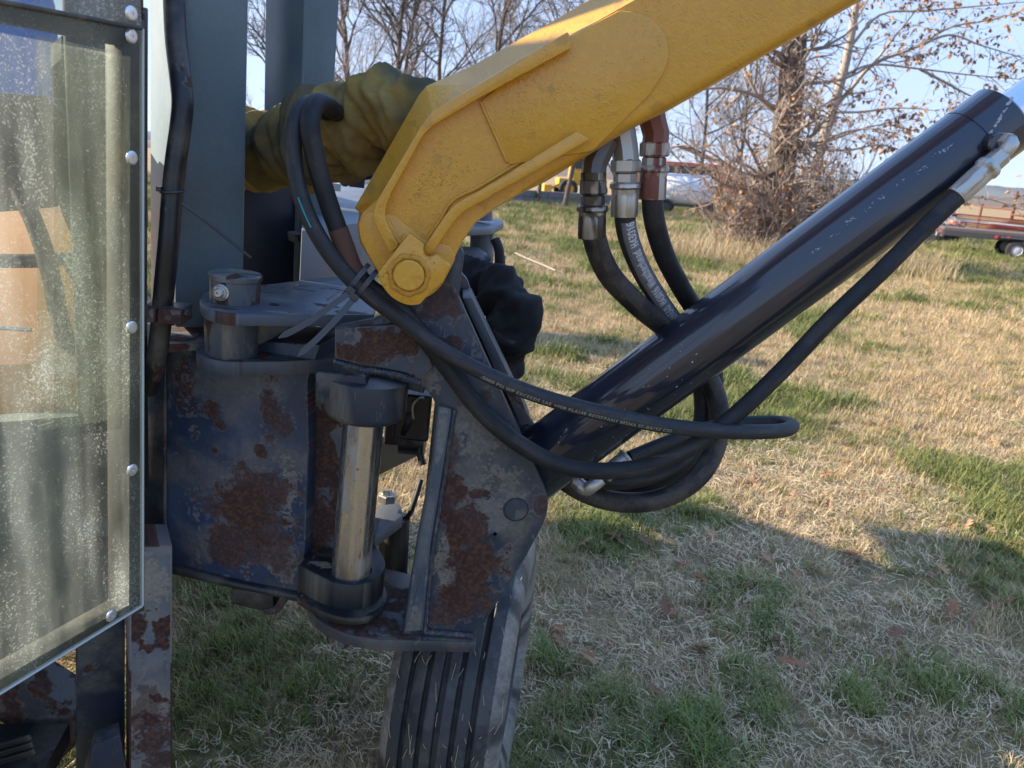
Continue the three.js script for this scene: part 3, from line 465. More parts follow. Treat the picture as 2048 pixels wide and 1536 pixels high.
  part(h4, 'ferrule', ferrule(f4.clone().addScaledVector(fd, 0.012), fd, f4.distanceTo(f4b) - 0.008, 0.0185), mZinc);
  part(h4, 'nut', hex(f4.clone().addScaledVector(fd, -0.012), fd, 0.028, 0.0165), mZinc);
  part(h4, 'elbow', tube([f4.clone().addScaledVector(fd, -0.01), on(FB, 2012, 300, 0.006), on(FB, 2020, 288, 0.004), on(FB, 2006, 282, -0.02), on(FB, 1990, 286, -0.035)], 0.0135, 24, 8), mZinc);
  part(h4, 'collar', turned(on(FB, 2000, 284, -0.012), FB.N.clone().add(FB.W.clone().multiplyScalar(0.5)).normalize(), [[0, 0], [0, 0.0165], [0.014, 0.0165], [0.014, 0]], 6, true), mZinc);
  // rust stained sleeve on it
  const c4 = hoseCurve(Bp([[720, 555, 0.02], [705, 535, 0.02], [690, 496, 0.02], [676, 458, 0.02]]));
  part(h4, 'rust_stained_wrap', tube(c4, 0.0158, 40, 18), std([0.105, 0.05, 0.032], 0.85, { bumpMap: rubberRough, bumpScale: 0.001 }));

  // the hose that loops out to the right and returns to the cylinder's lower port
  const h5 = thing('hydraulic_hose', 'dusty hose with white lettering that loops out beyond the cylinder and back', 'hose', on(FB, 1400, 880, 0.07), hoses);
  const p5 = [[660, 232, -0.16], [632, 212, -0.09], [608, 212, -0.02], [590, 250, 0.01], [588, 320, 0.02], [604, 400, 0.03], [640, 478, 0.035], [690, 545, 0.035], [740, 592, 0.035], [800, 636, 0.04], [870, 690, 0.045], [960, 742, 0.05], [1060, 785, 0.055], [1180, 820, 0.06], [1300, 846, 0.065], [1420, 861, 0.06], [1510, 864, 0.045], [1570, 860, 0.01], [1584, 851, -0.03], [1560, 845, -0.07], [1490, 846, -0.09], [1400, 860, -0.09], [1320, 890, -0.075], [1260, 915, -0.06]];
  const c5 = hoseCurve(Bp(p5)), l5 = c5.getLength();
  part(h5, 'hose_tube', tube(c5, 0.0132, 260, 18), printedRubber(l5, 2 * Math.PI * 0.0132, '-5000 PSI WP EXCEEDS SAE 100R FLAME RESISTANT MSHA IC-84/12 CSI', { t0: 0.42, t1: 0.62, around: 0.30, size: 14, color: '#98948a' }));
  part(h5, 'teal_stripe', (() => { const c = hoseCurve(Bp([[596, 395, 0.046], [610, 430, 0.047], [622, 455, 0.049]])); return tube(c, 0.0012, 20, 6); })(), std([0.02, 0.30, 0.36], 0.5));
  const fa = on(FB, 1256, 913, -0.055), fb = on(FB, 1192, 966, -0.04), f5 = fb.clone().sub(fa).normalize();
  part(h5, 'ferrule', ferrule(fa.clone().addScaledVector(f5, 0.0), f5, 0.036, 0.0165), mZinc);
  part(h5, 'nut', hex(fa.clone().addScaledVector(f5, 0.036), f5, 0.022, 0.0165), mZinc);
  part(h5, 'elbow', tube([fb.clone().addScaledVector(f5, -0.012), fb.clone().addScaledVector(f5, 0.008), on(FB, 1172, 978, -0.045), on(FB, 1150, 962, -0.06)], 0.0135, 16, 8), mZinc);
  // thin spare hose below
  const h6 = thing('hydraulic_hose', 'thin black hose curving under the cylinder beside its lower fitting', 'hose', on(FB, 1300, 960, -0.1), hoses);
  part(h6, 'hose_tube', tube(Bp([[1405, 880, -0.11], [1375, 918, -0.10], [1310, 950, -0.09], [1235, 962, -0.085], [1165, 950, -0.09], [1110, 930, -0.1]]), 0.0128, 60, 14), mRubber);
}

// ---------------------------------------------------------------- cable ties
{
  const band = (pts, w, t) => { const c = hoseCurve(pts), n = 40, pos = [], idx = []; const fr = c.computeFrenetFrames(n); const rings = [];
    for (let i = 0; i <= n; i++) { const p = c.getPointAt(i / n), T = c.getTangentAt(i / n), A = FB.N.clone().addScaledVector(T, -FB.N.dot(T)).normalize(), B = T.clone().cross(A); const k = i > n - 4 ? (n - i + 0.4) / 4 : 1; rings.push([[-1, -1], [1, -1], [1, 1], [-1, 1]].map(([a, b]) => p.clone().addScaledVector(B, a * w / 2 * Math.max(0.2, k)).addScaledVector(A, b * t / 2))); }
    return loft(rings, 0.5); };
  const strap = (c0, dirPx, rx, ry, wid) => { const rings = [], dir = dirPx.clone().normalize(), A = FB.N.clone(), B = dir.clone().cross(A).normalize(); const n = 40;
    for (let i = 0; i <= n; i++) { const a = i / n * 2 * Math.PI, o = c0.clone().addScaledVector(B, Math.cos(a) * rx).addScaledVector(A, Math.sin(a) * ry), nn = B.clone().multiplyScalar(Math.cos(a)).addScaledVector(A, Math.sin(a)).normalize(); rings.push([[-1, 0], [1, 0], [1, 1], [-1, 1]].map(([s, e]) => o.clone().addScaledVector(dir, s * wid / 2).addScaledVector(nn, e * 0.0018))); }
    return loft(rings, 0.5, false, false); };
  for (const [hu, hv, du, dv, tail] of [[712, 560, 0, 0, [[700, 585], [662, 612], [610, 648], [557, 676]]], [728, 573, 0, 0, [[707, 598], [680, 630], [640, 672], [595, 713]]]]) {
    const first = hv === 560;
    const t = thing('cable_tie', first ? 'black cable tie whose tail is the shorter, pointing over the arm plate' : 'black cable tie with its longer tail hanging towards the lower arm plate', 'cable tie', on(FB, hu, hv, 0.04), 'cable ties round the two hoses');
    const dir = on(FB, hu + 20, hv + 16, 0.03).sub(on(FB, hu - 20, hv - 16, 0.03));
    part(t, 'loop', strap(on(FB, hu, hv, 0.028), dir, 0.032, 0.019, 0.0075), mPlastic);
    part(t, 'head', box(on(FB, tail[0][0] + 2, tail[0][1] - 4, 0.055), 0.014, 0.011, 0.009, { W: dir.clone().normalize(), U: FB.N.clone().cross(dir.clone().normalize()), N: FB.N }, 0.002), mPlastic);
    part(t, 'tail', band(tail.map(([u, v], i) => on(FB, u, v, 0.055 + i * 0.012)), 0.0095, 0.0018), mPlastic);
  }
}

// ---------------------------------------------------------------- cloth sleeves
const clothBump = rep(dtex(256, 256, (i, j) => 0.5 + 0.25 * Math.sin(i / 256 * 2 * Math.PI * 40) * Math.sin(j / 256 * 2 * Math.PI * 40) + 0.25 * fbm(i / 256 * 8, j / 256 * 8, 151, 4, 8), false), 0.06);
function wrinkled(pts, rad, amp, folds, seed, seg = 200, rs = 56) {
  const c = hoseCurve(pts), L = c.getLength(), g = new THREE.TubeGeometry(c, seg, 1, rs, false), p = g.attributes.position, uv = g.attributes.uv, R = rad[0].length ? null : 0;
  for (let i = 0; i <= seg; i++) { const t = i / seg, o = c.getPointAt(t), k = t * (rad.length - 1), a = Math.min(rad.length - 2, Math.floor(k)), r = lerp(rad[a], rad[a + 1], sst(0, 1, k - a));
    for (let j = 0; j <= rs; j++) { const n = i * (rs + 1) + j, th = j / rs * 2 * Math.PI;
      const cx = Math.cos(th), sx = Math.sin(th), w = fbm(t * 5 + cx * 0.9 + 3, sx * 0.9 + 5, seed, 2);
      const f1 = Math.sin(t * folds * 6.28 + th * 1 + w * 4.5), f2 = Math.sin(t * folds * 10.1 - th * 2 + w * 5 + 1.7), f3 = fbm(t * folds * 3 + cx, sx * 2 + 9, seed + 7, 3) - 0.5;
      const q = r * (1 + amp * (1.0 * (0.5 + 0.5 * f1) ** 1.7 + 0.7 * (0.5 + 0.5 * f2) ** 2.2 + 0.8 * f3 + 0.16 * Math.sin(t * folds * 31 + th * 3 + w * 11) - 0.5));
      p.setXYZ(n, o.x + (p.getX(n) - o.x) * q, o.y + (p.getY(n) - o.y) * q, o.z + (p.getZ(n) - o.z) * q); uv.setXY(n, t * L, j / rs * 0.35); } }
  g.computeVertexNormals();
  const nn = g.attributes.normal; for (let i = 0; i <= seg; i++) { const a = i * (rs + 1), b = a + rs, x = nn.getX(a) + nn.getX(b), y = nn.getY(a) + nn.getY(b), z = nn.getZ(a) + nn.getZ(b), l = Math.hypot(x, y, z); nn.setXYZ(a, x / l, y / l, z / l); nn.setXYZ(b, x / l, y / l, z / l); }
  return g;
}
{
  const pts = [[440, 302, -0.66], [500, 300, -0.56], [560, 298, -0.44], [640, 280, -0.30], [705, 252, -0.20], [770, 232, -0.15], [830, 232, -0.13], [890, 256, -0.12]];
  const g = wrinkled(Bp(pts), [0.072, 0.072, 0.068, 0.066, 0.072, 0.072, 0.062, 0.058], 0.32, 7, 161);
  // canvas, one end over-sprayed with the boom's yellow
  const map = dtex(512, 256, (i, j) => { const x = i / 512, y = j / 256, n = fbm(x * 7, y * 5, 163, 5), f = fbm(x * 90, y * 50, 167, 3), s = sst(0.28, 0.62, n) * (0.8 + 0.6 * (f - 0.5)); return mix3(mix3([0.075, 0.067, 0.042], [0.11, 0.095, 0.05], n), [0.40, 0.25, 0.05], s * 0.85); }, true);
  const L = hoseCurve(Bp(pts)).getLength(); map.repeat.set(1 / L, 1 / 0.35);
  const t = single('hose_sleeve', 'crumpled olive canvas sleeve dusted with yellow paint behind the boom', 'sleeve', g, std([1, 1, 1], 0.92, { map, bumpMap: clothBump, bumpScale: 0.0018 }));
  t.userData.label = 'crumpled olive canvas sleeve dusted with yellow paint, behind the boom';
  const pts2 = [[925, 545, -0.5], [965, 560, -0.46], [1005, 590, -0.42], [1024, 635, -0.4], [1012, 685, -0.42], [985, 725, -0.46], [955, 760, -0.5]];
  single('hose_sleeve', 'sagging plain black cloth sleeve right of the bracket, low over the grass', 'sleeve', wrinkled(Bp(pts2), [0.035, 0.042, 0.052, 0.058, 0.056, 0.050, 0.045], 0.3, 4, 171, 120, 48), std([0.014, 0.014, 0.015], 0.9, { bumpMap: clothBump, bumpScale: 0.0005 }));
}

// ---------------------------------------------------------------- the tractor
const tractor = thing('tractor', 'tractor with dusty window shield, grey steel towers and front wheel', 'tractor', V(-1.2, 0, -2.0));
{
  // -- towers and pipe
  const t1 = part(tractor, 'tower', plate(FT, [[357, -700], [510, -700], [485, 655], [350, 655]], 0, 0.24, { r: 0.006, bevel: 0.004 }), mTower);
  const t2 = part(tractor, 'tower', plate(FT2, [[611, -140], [688, -140], [667, 210], [655, 620], [590, 620]], 0, 0.30, { r: 0.01, bevel: 0.006 }), mTower);
  part(t2, 'ledge', plate(FT2, [[588, 468], [700, 464], [700, 482], [588, 486]], 0.03, 0.12), mRustPaint);
  part(tractor, 'dark_panel', plate(FT2, [[480, 355], [592, 355], [588, 640], [480, 640]], -0.02, 0.04), std([0.012, 0.016, 0.03], 0.4));
  part(tractor, 'deck', plate(flat(P(640, 410, 2.3), -20), [[604, 374], [745, 368], [760, 440], [604, 462]], 0, 0.3), mGrey, 'pale grey level deck behind the towers');
  part(tractor, 'deck_block', box(P(668, 373, 2.25), 0.035, 0.022, 0.05, frame(V(0, 0, 0), -20)), std([0.5, 0.5, 0.46], 0.7));
  part(tractor, 'deck_hose', tube([P(660, 354, 2.3), P(690, 350, 2.3), P(720, 353, 2.3), P(760, 350, 2.3)], 0.011, 20, 10), mRubber);
  part(tractor, 'deck_valve', merge([box(P(712, 362, 2.32), 0.045, 0.035, 0.06, frame(V(0, 0, 0), -20)), rod(P(714, 352, 2.32), P(714, 330, 2.32), 0.012, 12), turned(P(690, 363, 2.28), V(0.1, 0.1, 1), [[0, 0.008], [0, 0.015], [0.01, 0.015], [0.01, 0.008]], 16)]), mBlackMetal);
  part(tractor, 'deck_bracket', plate(frame(P(745, 345, 2.35), -10), [[724, 331], [756, 335], [752, 352], [722, 350]], 0, 0.02), mNavy);
  const pf = [[346, -60, 1.27], [348, 0, 1.27], [352, 80, 1.27], [360, 150, 1.27], [365, 205, 1.27], [361, 255, 1.275], [352, 320, 1.28], [344, 400, 1.29], [338, 480, 1.30], [330, 560, 1.32], [325, 615, 1.335], [321, 660, 1.35], [312, 720, 1.37], [296, 780, 1.42]].map(([u, v, z]) => P(u, v, z));
  const pipe = part(tractor, 'bent_pipe', tube(pf, 0.0172, 120, 22), mBlackMetal, 'black bent handrail pipe');
  const cb = frame(P(330, 630, 1.33), -6);
  const cl = part(tractor, 'pipe_clamp', plate(cb, [[316, 616], [364, 619], [362, 651], [314, 647]], 0.02, 0.06, { r: 0.002 }), mRusty, 'rust red split clamp round the pipe');
  part(cl, 'clamp_half', plate(cb, [[280, 614], [311, 616], [309, 647], [280, 645]], 0.02, 0.06, { r: 0.002 }), mRusty);
  part(cl, 'bolt', merge([hex(on(cb, 363, 628, 0), cb.W, 0.012, 0.0095), rod(on(cb, 373, 629, 0), on(cb, 382, 630, 0), 0.005, 10)]), mRusty);
  // -- dark side plate and the support weldment
  const sp = [[282, 645], [333, 650], [333, 1128], [284, 1122]];
  part(tractor, 'side_plate', plate(FS, sp, -0.05, 0.04), mNavy);
  const face = [[331, 690], [420, 676], [640, 690], [615, 760], [618, 900], [610, 1100], [600, 1192], [455, 1166], [298, 1126], [300, 1110], [329, 1112]];
  const fr = [[370, 790, 24, 70, 'rust', 0.8], [425, 820, 26, 26, 'rust'], [440, 850, 24, 20, 'rust'], [540, 815, 26, 60, 'rust', 0.9], [570, 850, 22, 30, 'rust', 0.8], [428, 900, 12, 10, 'rust'], [520, 905, 16, 16, 'rust'], [520, 985, 90, 60, 'rust', 0.85], [500, 1020, 100, 60, 'rust'], [540, 1080, 70, 60, 'rust', 0.8], [450, 1080, 40, 50, 'rust', 0.9], [575, 1000, 26, 90, 'dust', 0.7], [560, 1110, 40, 50, 'dust', 0.7], [385, 950, 40, 200, 'clean', 0.4]];
  const sup = part(tractor, 'pivot_support', plate(FS, face, 0, 0.16, { r: 0.004, bevel: 0.003 }), rustFor(FS, face, 0, [0.026, 0.044, 0.080], fr, { n: 820, seed: 37, rust: 0.24, dust: 0.34, rough: 0.36 }), 'blue steel support with a large rust patch');
  part(sup, 'top_flange', plate(flat(P(370, 676, 1.42), 0), [[300, 672], [330, 690], [420, 684], [450, 655], [330, 650]], 0, 0.015), mRustPaint);
  const rec = [[612, 755], [700, 760], [690, 1130], [600, 1130]];
  part(sup, 'recessed_web', plate(FS, rec, -0.035, 0.05), rustFor(FS, rec, -0.035, [0.075, 0.085, 0.10], [[650, 900, 45, 170, 'rust'], [640, 1060, 50, 120, 'rust'], [660, 790, 60, 60, 'dust', 0.5]], { n: 360, seed: 43, rust: 0.55, dust: 0.35 }), 'brown rusted web set back behind the pin');
  const wb = (pts, r, m) => part(sup, 'weld_bead', tube(pts.map(([u, v, d]) => on(FS, u, v, d)), r, 60, 8), m);
  wb([[300, 1128, 0.004], [380, 1146, 0.004], [455, 1164, 0.004], [530, 1180, 0.004], [600, 1194, 0.006]], 0.010, mBlackMetal);
  wb([[330, 690, 0.002], [330, 900, 0.002], [331, 1112, 0.002]], 0.004, mNavy);
  part(sup, 'drain_tube', turned(on(FS, 312, 1128, 0.02), FS.N, [[-0.02, 0.016], [0.004, 0.016], [0.004, 0.010], [-0.01, 0.010]], 20), mBlackMetal);
  part(sup, 'stop_block', plate(FS, [[462, 1176], [545, 1190], [548, 1222], [520, 1222], [462, 1208]], 0.012, 0.05), mBlackMetal);
  part(sup, 'rusty_hook', plate(FS, [[520, 1222], [548, 1215], [562, 1190], [574, 1200], [556, 1228], [534, 1232]], 0.014, 0.02, { r: 0.006 }), mRusty);
  // -- pivot pin and its eyes
  const pinT = P(731, 800, 1.395), pinB = P(702, 1142, 1.475), pd = pinB.clone().sub(pinT);
  const pin = part(tractor, 'pivot_pin', turned(pinT, pd, [[0, 0], [0, 0.0366], [pd.length() + 0.02, 0.0366], [pd.length() + 0.02, 0]], 48), mChrome, 'bare upright steel pivot pin, pitted');
  const axis = pd.clone().normalize();
  part(pin, 'upper_boss', turned(P(729, 836, 1.405).addScaledVector(axis, -0.075), axis, [[0, 0], [0, 0.074], [0.058, 0.074], [0.070, 0.066], [0.075, 0.056], [0.075, 0]], 48), paintRust([0, 0, 0.47, 0.1], [0.03, 0.042, 0.062], [[0.36, 0.05, 0.03, 0.1, 'rust', 1], [0.30, 0.02, 0.08, 0.015, 'dust', 0.8]], { n: 360, seed: 51, rust: 0.5, dust: 0.6 }));
  part(pin, 'boss_web', plate(FB, [[628, 742], [735, 755], [728, 820], [690, 812], [634, 790]], -0.03, 0.05, { r: 0.01 }), mNavy);
  const FE = flat(P(700, 1142, 1.475), 8);
  const eye = [[596, 1130], [612, 1112], [662, 1082, 0.02], [742, 1078, 0.03], [770, 1112, 0.04], [772, 1140, 0.04], [745, 1166, 0.05], [694, 1172, 0.05], [640, 1156, 0.03]];
  const pc = loc(FE, on(FE, 703, 1138, 0));
  const eyeM = paintRust(bb(FE, eye, 0), BLACK, px(FE, [[640, 1128, 40, 10, 'dust', 1], [650, 1110, 30, 8, 'rust', 1]]), { n: 360, seed: 57, rust: 0.25, dust: 0.5 });
  const ey = part(tractor, 'lower_eye', plate(FE, eye, 0, 0.062, { r: 0.006, bevel: 0.004, holes: [circle(pc[0] + 0.002, pc[1], 0.041, 32)] }), eyeM, 'black eye block round the foot of the pin');
  const eye2 = eye.map(([u, v, r]) => [u + (u - 690) * 0.06, v + 62 + (v - 1130) * 0.1, r]);
  part(ey, 'weld_skirt', plate(flat(P(700, 1200, 1.475), 8), eye2, 0, 0.018, { r: 0.006, bevel: 0.007 }), mBlackMetal);
  // -- steering link behind
  const ln = frame(P(770, 1060, 1.75), -10);
  part(tractor, 'steering_arm', plate(flat(P(770, 1010, 1.72), 20), [[735, 1045], [765, 1000, 0.03], [800, 1005, 0.02], [806, 1030], [750, 1072]], 0, 0.03), mGrey);
  part(tractor, 'link_nut', merge([hex(P(774, 1003, 1.70), UP, 0.018, 0.021), rod(P(773, 992, 1.70), P(773, 980, 1.70), 0.012, 14)]), mZinc);
  part(tractor, 'kingpin_tube', rod(P(790, 1035, 1.74), P(784, 1165, 1.78), 0.034, 26), mBlackMetal);
  part(tractor, 'brake_line', tube([P(800, 1045, 1.74), P(818, 1030, 1.74), P(830, 1000, 1.74), P(842, 960, 1.76)], 0.006, 24, 8), mRubber);
  part(tractor, 'axle_bracket', plate(frame(P(800, 910, 1.85), -10), [[748, 872], [852, 880], [850, 905], [760, 950], [744, 950]], 0, 0.03), std([0.27, 0.25, 0.19], 0.8), 'tan steel bracket seen past the pin');
  part(tractor, 'valve_block', merge([box(P(826, 826, 1.62), 0.075, 0.10, 0.07, FB, 0.006), rod(P(800, 880, 1.66), P(850, 884, 1.66), 0.03, 16), box(P(812, 860, 1.68), 0.09, 0.06, 0.05, FB, 0.006), tube([P(806, 868, 1.6), P(818, 840, 1.58), P(812, 815, 1.6)], 0.007, 16, 8), tube([P(842, 880, 1.64), P(840, 905, 1.64), P(846, 930, 1.64)], 0.008, 12, 8)]), mBlackMetal);
  part(tractor, 'valve_clip', tube([P(826, 838, 1.56), P(826, 812, 1.55), P(836, 798, 1.55), P(848, 796, 1.56)], 0.0025, 16, 6), mZinc);
  // -- engine bits right of the bracket
  const eg = frame(P(950, 510, 1.85), 12);
  const can = part(tractor, 'pump_body', turned(P(860, 530, 1.85), V(1, 0.03, 0.12), [[0, 0], [0, 0.048], [0.115, 0.048], [0.135, 0.036], [0.142, 0.02], [0.142, 0]], 36), mGrey, 'pale grey cylindrical pump');
  part(can, 'outlet', rod(P(958, 518, 1.82), P(982, 519, 1.82), 0.011, 16), mGrey);
  part(can, 'outlet_nut', hex(P(992, 520, 1.81), V(1, 0, 0), 0.022, 0.014), mRusty);
  const ft = flat(P(960, 447, 1.9), 10);
  part(tractor, 'mounting_flange', plate(ft, [[905, 442, 0.02], [950, 434, 0.02], [1000, 438, 0.02], [1008, 446, 0.01], [985, 456, 0.02], [930, 458]], 0, 0.016), mGrey);
  part(tractor, 'filter_post', merge([rod(P(965, 452, 1.92), P(962, 560, 1.95), 0.03, 24), rod(P(962, 440, 1.92), P(964, 380, 1.9), 0.028, 24)]), mGrey);
  part(tractor, 'support_rod', rod(P(985, 455, 1.9), P(976, 560, 1.95), 0.006, 10), std([0.3, 0.3, 0.3], 0.5));
  part(tractor, 'shelf_plate', plate(flat(P(950, 560, 1.85), 10), [[900, 548], [985, 540], [985, 562], [930, 592], [890, 590]], 0, 0.012), mRusty);
  part(tractor, 'suction_hose', tube([P(990, 478, 1.78), P(998, 500, 1.78), P(996, 545, 1.79), P(980, 590, 1.8), P(955, 606, 1.82), P(930, 600, 1.85)], 0.0115, 50, 14), mRubber);
  part(tractor, 'bleed_pipe', tube([P(905, 578, 1.78), P(925, 585, 1.77), P(945, 598, 1.77), P(953, 604, 1.77)], 0.0085, 24, 12), std([0.28, 0.25, 0.21], 0.5));
  part(tractor, 'wire_loom', merge([[[950, 610], [965, 650], [975, 700], [985, 730]], [[940, 605], [960, 660], [968, 690], [988, 720]], [[948, 640], [975, 672], [965, 700], [990, 715]], [[935, 620], [955, 640], [950, 680], [970, 720]]].map((l, i) => tube(l.map(([u, v]) => P(u, v, 1.7 + 0.02 * i)), 0.008 + 0.003 * (i % 2), 30, 8))), mBlackMetal);
  // -- lower left: posts, beam, step
  const pst = frame(P(300, 1350, 1.50), -30);
  const pw = [[258, 1090], [345, 1090], [345, 1590], [258, 1590]];
  part(tractor, 'frame_post', plate(pst, pw, 0, 0.09, { r: 0.005, bevel: 0.004 }), rustFor(pst, pw, 0, [0.12, 0.125, 0.135], [[300, 1160, 45, 70, 'dust', 0.9], [310, 1500, 60, 90, 'rust', 0.9], [290, 1420, 30, 80, 'rust', 0.6]], { n: 360, seed: 67, rust: 0.72, dust: 0.7, rough: 0.6 }), 'scabby blue post with brown rust');
  part(tractor, 'frame_post', plate(pst, [[152, 1090], [250, 1090], [250, 1590], [152, 1590]], -0.10, 0.05, { r: 0.005 }), mNavy, 'dark navy post beside the rusty one');
  part(tractor, 'gusset', plate(pst, [[162, 1590], [188, 1490], [240, 1470], [262, 1590]], 0.004, 0.04), mNavy);
  part(tractor, 'cross_beam', bar(P(-120, 1270, 1.56), P(175, 1455, 1.66), 0.09, 0.11), mRusty, 'brown rusty beam below the window');
  const st = part(tractor, 'step', box(P(20, 1525, 1.5), 0.16, 0.05, 0.16, frame(V(0, 0, 0), -10)), mBlackMetal);
  for (let i = 0; i < 3; i++) part(st, 'step_rib', bar(P(-30 + i * 6, 1500 + i * 14, 1.42), P(62 + i * 4, 1474 + i * 14, 1.42), 0.008, 0.012), mBlackMetal);

  // -- front wheel
  const wy = -7 * RAD, ax = V(Math.cos(wy), -Math.sin(LEAN) * 0.6, -Math.sin(wy)).normalize();
  const R = 0.39, hw = 0.150, c = (() => { const r = ray(934, 1346), t = (0.385 - 1.65) / r.y; return r.multiplyScalar(t).add(camera.position); })();
  const prof = [[0.20, -0.105], [0.215, -0.13], [0.26, -0.148], [0.31, -0.152], [0.345, -0.148], [0.365, -0.138], [0.372, -0.128]];
  const ribs = [[-0.126, -0.092], [-0.078, -0.050], [-0.037, -0.011], [0.004, 0.031], [0.044, 0.074], [0.088, 0.126]];
  ribs.forEach(([a, b], i) => { const e = (y) => R - 0.9 * y * y; if (i) prof.push([e(a) - 0.017, a - 0.005], [e(a) - 0.016, a - 0.002]); prof.push([e(a) - 0.002, a], [e(a), a + 0.003], [e(b), b - 0.003], [e(b) - 0.002, b]); if (i < 5) prof.push([e(b) - 0.016, b + 0.002], [e(b) - 0.017, b + 0.005]); });
  prof.push([0.372, 0.128], [0.365, 0.138], [0.345, 0.148], [0.31, 0.152], [0.26, 0.148], [0.215, 0.13], [0.20, 0.105]);
  let tg = new THREE.LatheGeometry(prof.map(([r, y]) => new THREE.Vector2(r, y * 0.86)), 120);
  { const uv = tg.attributes.uv, p = tg.attributes.position; for (let i = 0; i < uv.count; i++) uv.setXY(i, uv.getX(i) * 2 * Math.PI * R, p.getY(i)); }
  tg.deleteAttribute('normal'); tg = toCreasedNormals(tg, 0.5); tg.applyQuaternion(new THREE.Quaternion().setFromUnitVectors(V(0, 1, 0), ax)); tg.translate(c.x, c.y, c.z);
  const tyreMap = rep(dtex(1024, 512, (i, j) => { const x = i / 1024, y = j / 512, n = fbm(x * 12, y * 6, 181, 5, 12), f = fbm(x * 120, y * 60, 185, 2, 120), side = Math.abs(y * 0.35 - 0.175) > 0.104 ? 0.85 : 0.10, wet = sst(0.52, 0.58, fbm(x * 30, y * 20, 188, 4, 30)); return mix3(mix3([0.020, 0.021, 0.024], [0.055, 0.052, 0.048], wet * 0.6), [0.34, 0.30, 0.25], sst(0.2, 0.7, n) * side * (0.5 + f * 0.6)); }, true), 1);
  tyreMap.repeat.set(1 / 0.7, 1 / 0.35); tyreMap.offset.set(0, 0.5);
    const wheel = part(tractor, 'front_wheel', tg, std([1, 1, 1], 0.6, { map: tyreMap, bumpMap: rubberRough, bumpScale: 0.0012 }), 'ribbed dusty front tyre');
  part(wheel, 'rim', turned(c.clone().addScaledVector(ax, -0.11), ax, [[0, 0.205], [0.02, 0.195], [0.06, 0.17], [0.11, 0.17], [0.11, 0]], 40), std([0.075, 0.07, 0.066], 0.8));
  part(wheel, 'rim', turned(c.clone().addScaledVector(ax, 0.11), ax.clone().negate(), [[0, 0.205], [0.02, 0.195], [0.06, 0.17], [0.11, 0.17], [0.11, 0]], 40), std([0.075, 0.07, 0.066], 0.8));
  // clippings of straw stuck on the tread
  const cl2 = [], rr = rng(191), q = new THREE.Vector3();
  for (let i = 0; i < 70; i++) { const y = -0.12 + 0.25 * rr(), a = 0.2 + rr() * 1.5, rad = R - 0.9 * y * y + 0.001, e1 = V(0, 1, 0).addScaledVector(ax, -ax.y).normalize(), e2 = ax.clone().cross(e1); const dirs = (aa, yy) => c.clone().addScaledVector(ax, yy).addScaledVector(e1, Math.cos(aa) * rad).addScaledVector(e2, -Math.sin(aa) * rad * -1); const la = (0.01 + 0.04 * rr()) / R * (rr() < 0.5 ? 1 : 0.4), ly = (rr() - 0.5) * 0.02; const A = dirs(a, y), B = dirs(a + la, y + ly), M = A.clone().add(B).multiplyScalar(0.5).add(A.clone().sub(c).normalize().multiplyScalar(0.003)); cl2.push(tube([A, M, B], 0.0007, 4, 4)); }
  const cm = part(wheel, 'straw_clippings', merge(cl2), std([0.42, 0.34, 0.18], 0.9)); cm.userData.kind = 'stuff';

  // -- window shield: riveted clear sheets over a steel frame
  const D = ray(1697, 371).setY(0).normalize(), wu = UP.clone().addScaledVector(D, -UP.dot(D)).normalize(), wn = D.clone().cross(wu).normalize();
  const FW = { o: P(284, 700, 1.0), W: D, U: wu, N: wn };
  const outline = [[284, 57], [284, 1211, 0.004], [-90, 1441], [-90, -18]], ob = bb(FW, outline, 0);
  const dustAt = (x, y, sd) => { const n = fbm(x * 22, y * 9, sd, 5), f = fbm(x * 620, y * 620, sd + 5, 2), st = fbm(x * 46, y * 2.2, sd + 11, 3); return { film: sst(0.25, 0.8, n * 0.55 + st * 0.45), speck: sst(0.55, 0.85, f * 0.62 + 0.38 * n) }; };
  const dust = (rect, sd, amt, n = 900) => { const [x0, y0, x1, y1] = rect, as = Math.sqrt((x1 - x0) / (y1 - y0)), w = Math.round(n * as), h = Math.min(2048, Math.round(n / as)), A = [];
    for (let j = 0; j < h; j++) for (let i = 0; i < w; i++) A.push(dustAt(x0 + i / w * (x1 - x0), y0 + j / h * (y1 - y0), sd));
    const set = (t) => { t.repeat.set(1 / (x1 - x0), 1 / (y1 - y0)); t.offset.set(-x0 / (x1 - x0), -y0 / (y1 - y0)); return t; };
    const rough = set(dtex(w, h, (i, j) => { const a = A[j * w + i]; return Math.sqrt(Math.min(0.9, amt * (0.05 + 0.36 * a.film + 0.8 * a.speck))); }, false, THREE.ClampToEdgeWrapping));
    const trans = set(dtex(w, h, (i, j) => { const a = A[j * w + i]; return 1 - Math.min(0.85, amt * (0.06 + 0.24 * a.film + 0.9 * a.speck)); }, false, THREE.ClampToEdgeWrapping));
    return new THREE.MeshPhysicalMaterial({ color: new THREE.Color().setRGB(0.66, 0.70, 0.62), transmission: 1, thickness: 0, roughness: 1, roughnessMap: rough, transmissionMap: trans, ior: 1.5 }); };
  const sheet = (F, pts, d) => { const q = pts.map(([u, v]) => loc(F, on(F, u, v, d))), g = new THREE.ShapeGeometry(new THREE.Shape(q.map(([x, y]) => new THREE.Vector2(x, y)))); g.translate(0, 0, d); g.applyMatrix4(basis(F)); return g; };
  const frm = (name, pts, d, t) => part(tractor, name, plate(FW, pts, d, t, { r: 0.002, bevel: 0.0015 }), mWF);
  const mWF = paintRust([0, 0, 0.3, 0.3], [0.06, 0.055, 0.045], [], { n: 256, seed: 73, rust: 0.4, dust: 0.8, tile: 1, rough: 0.6 });
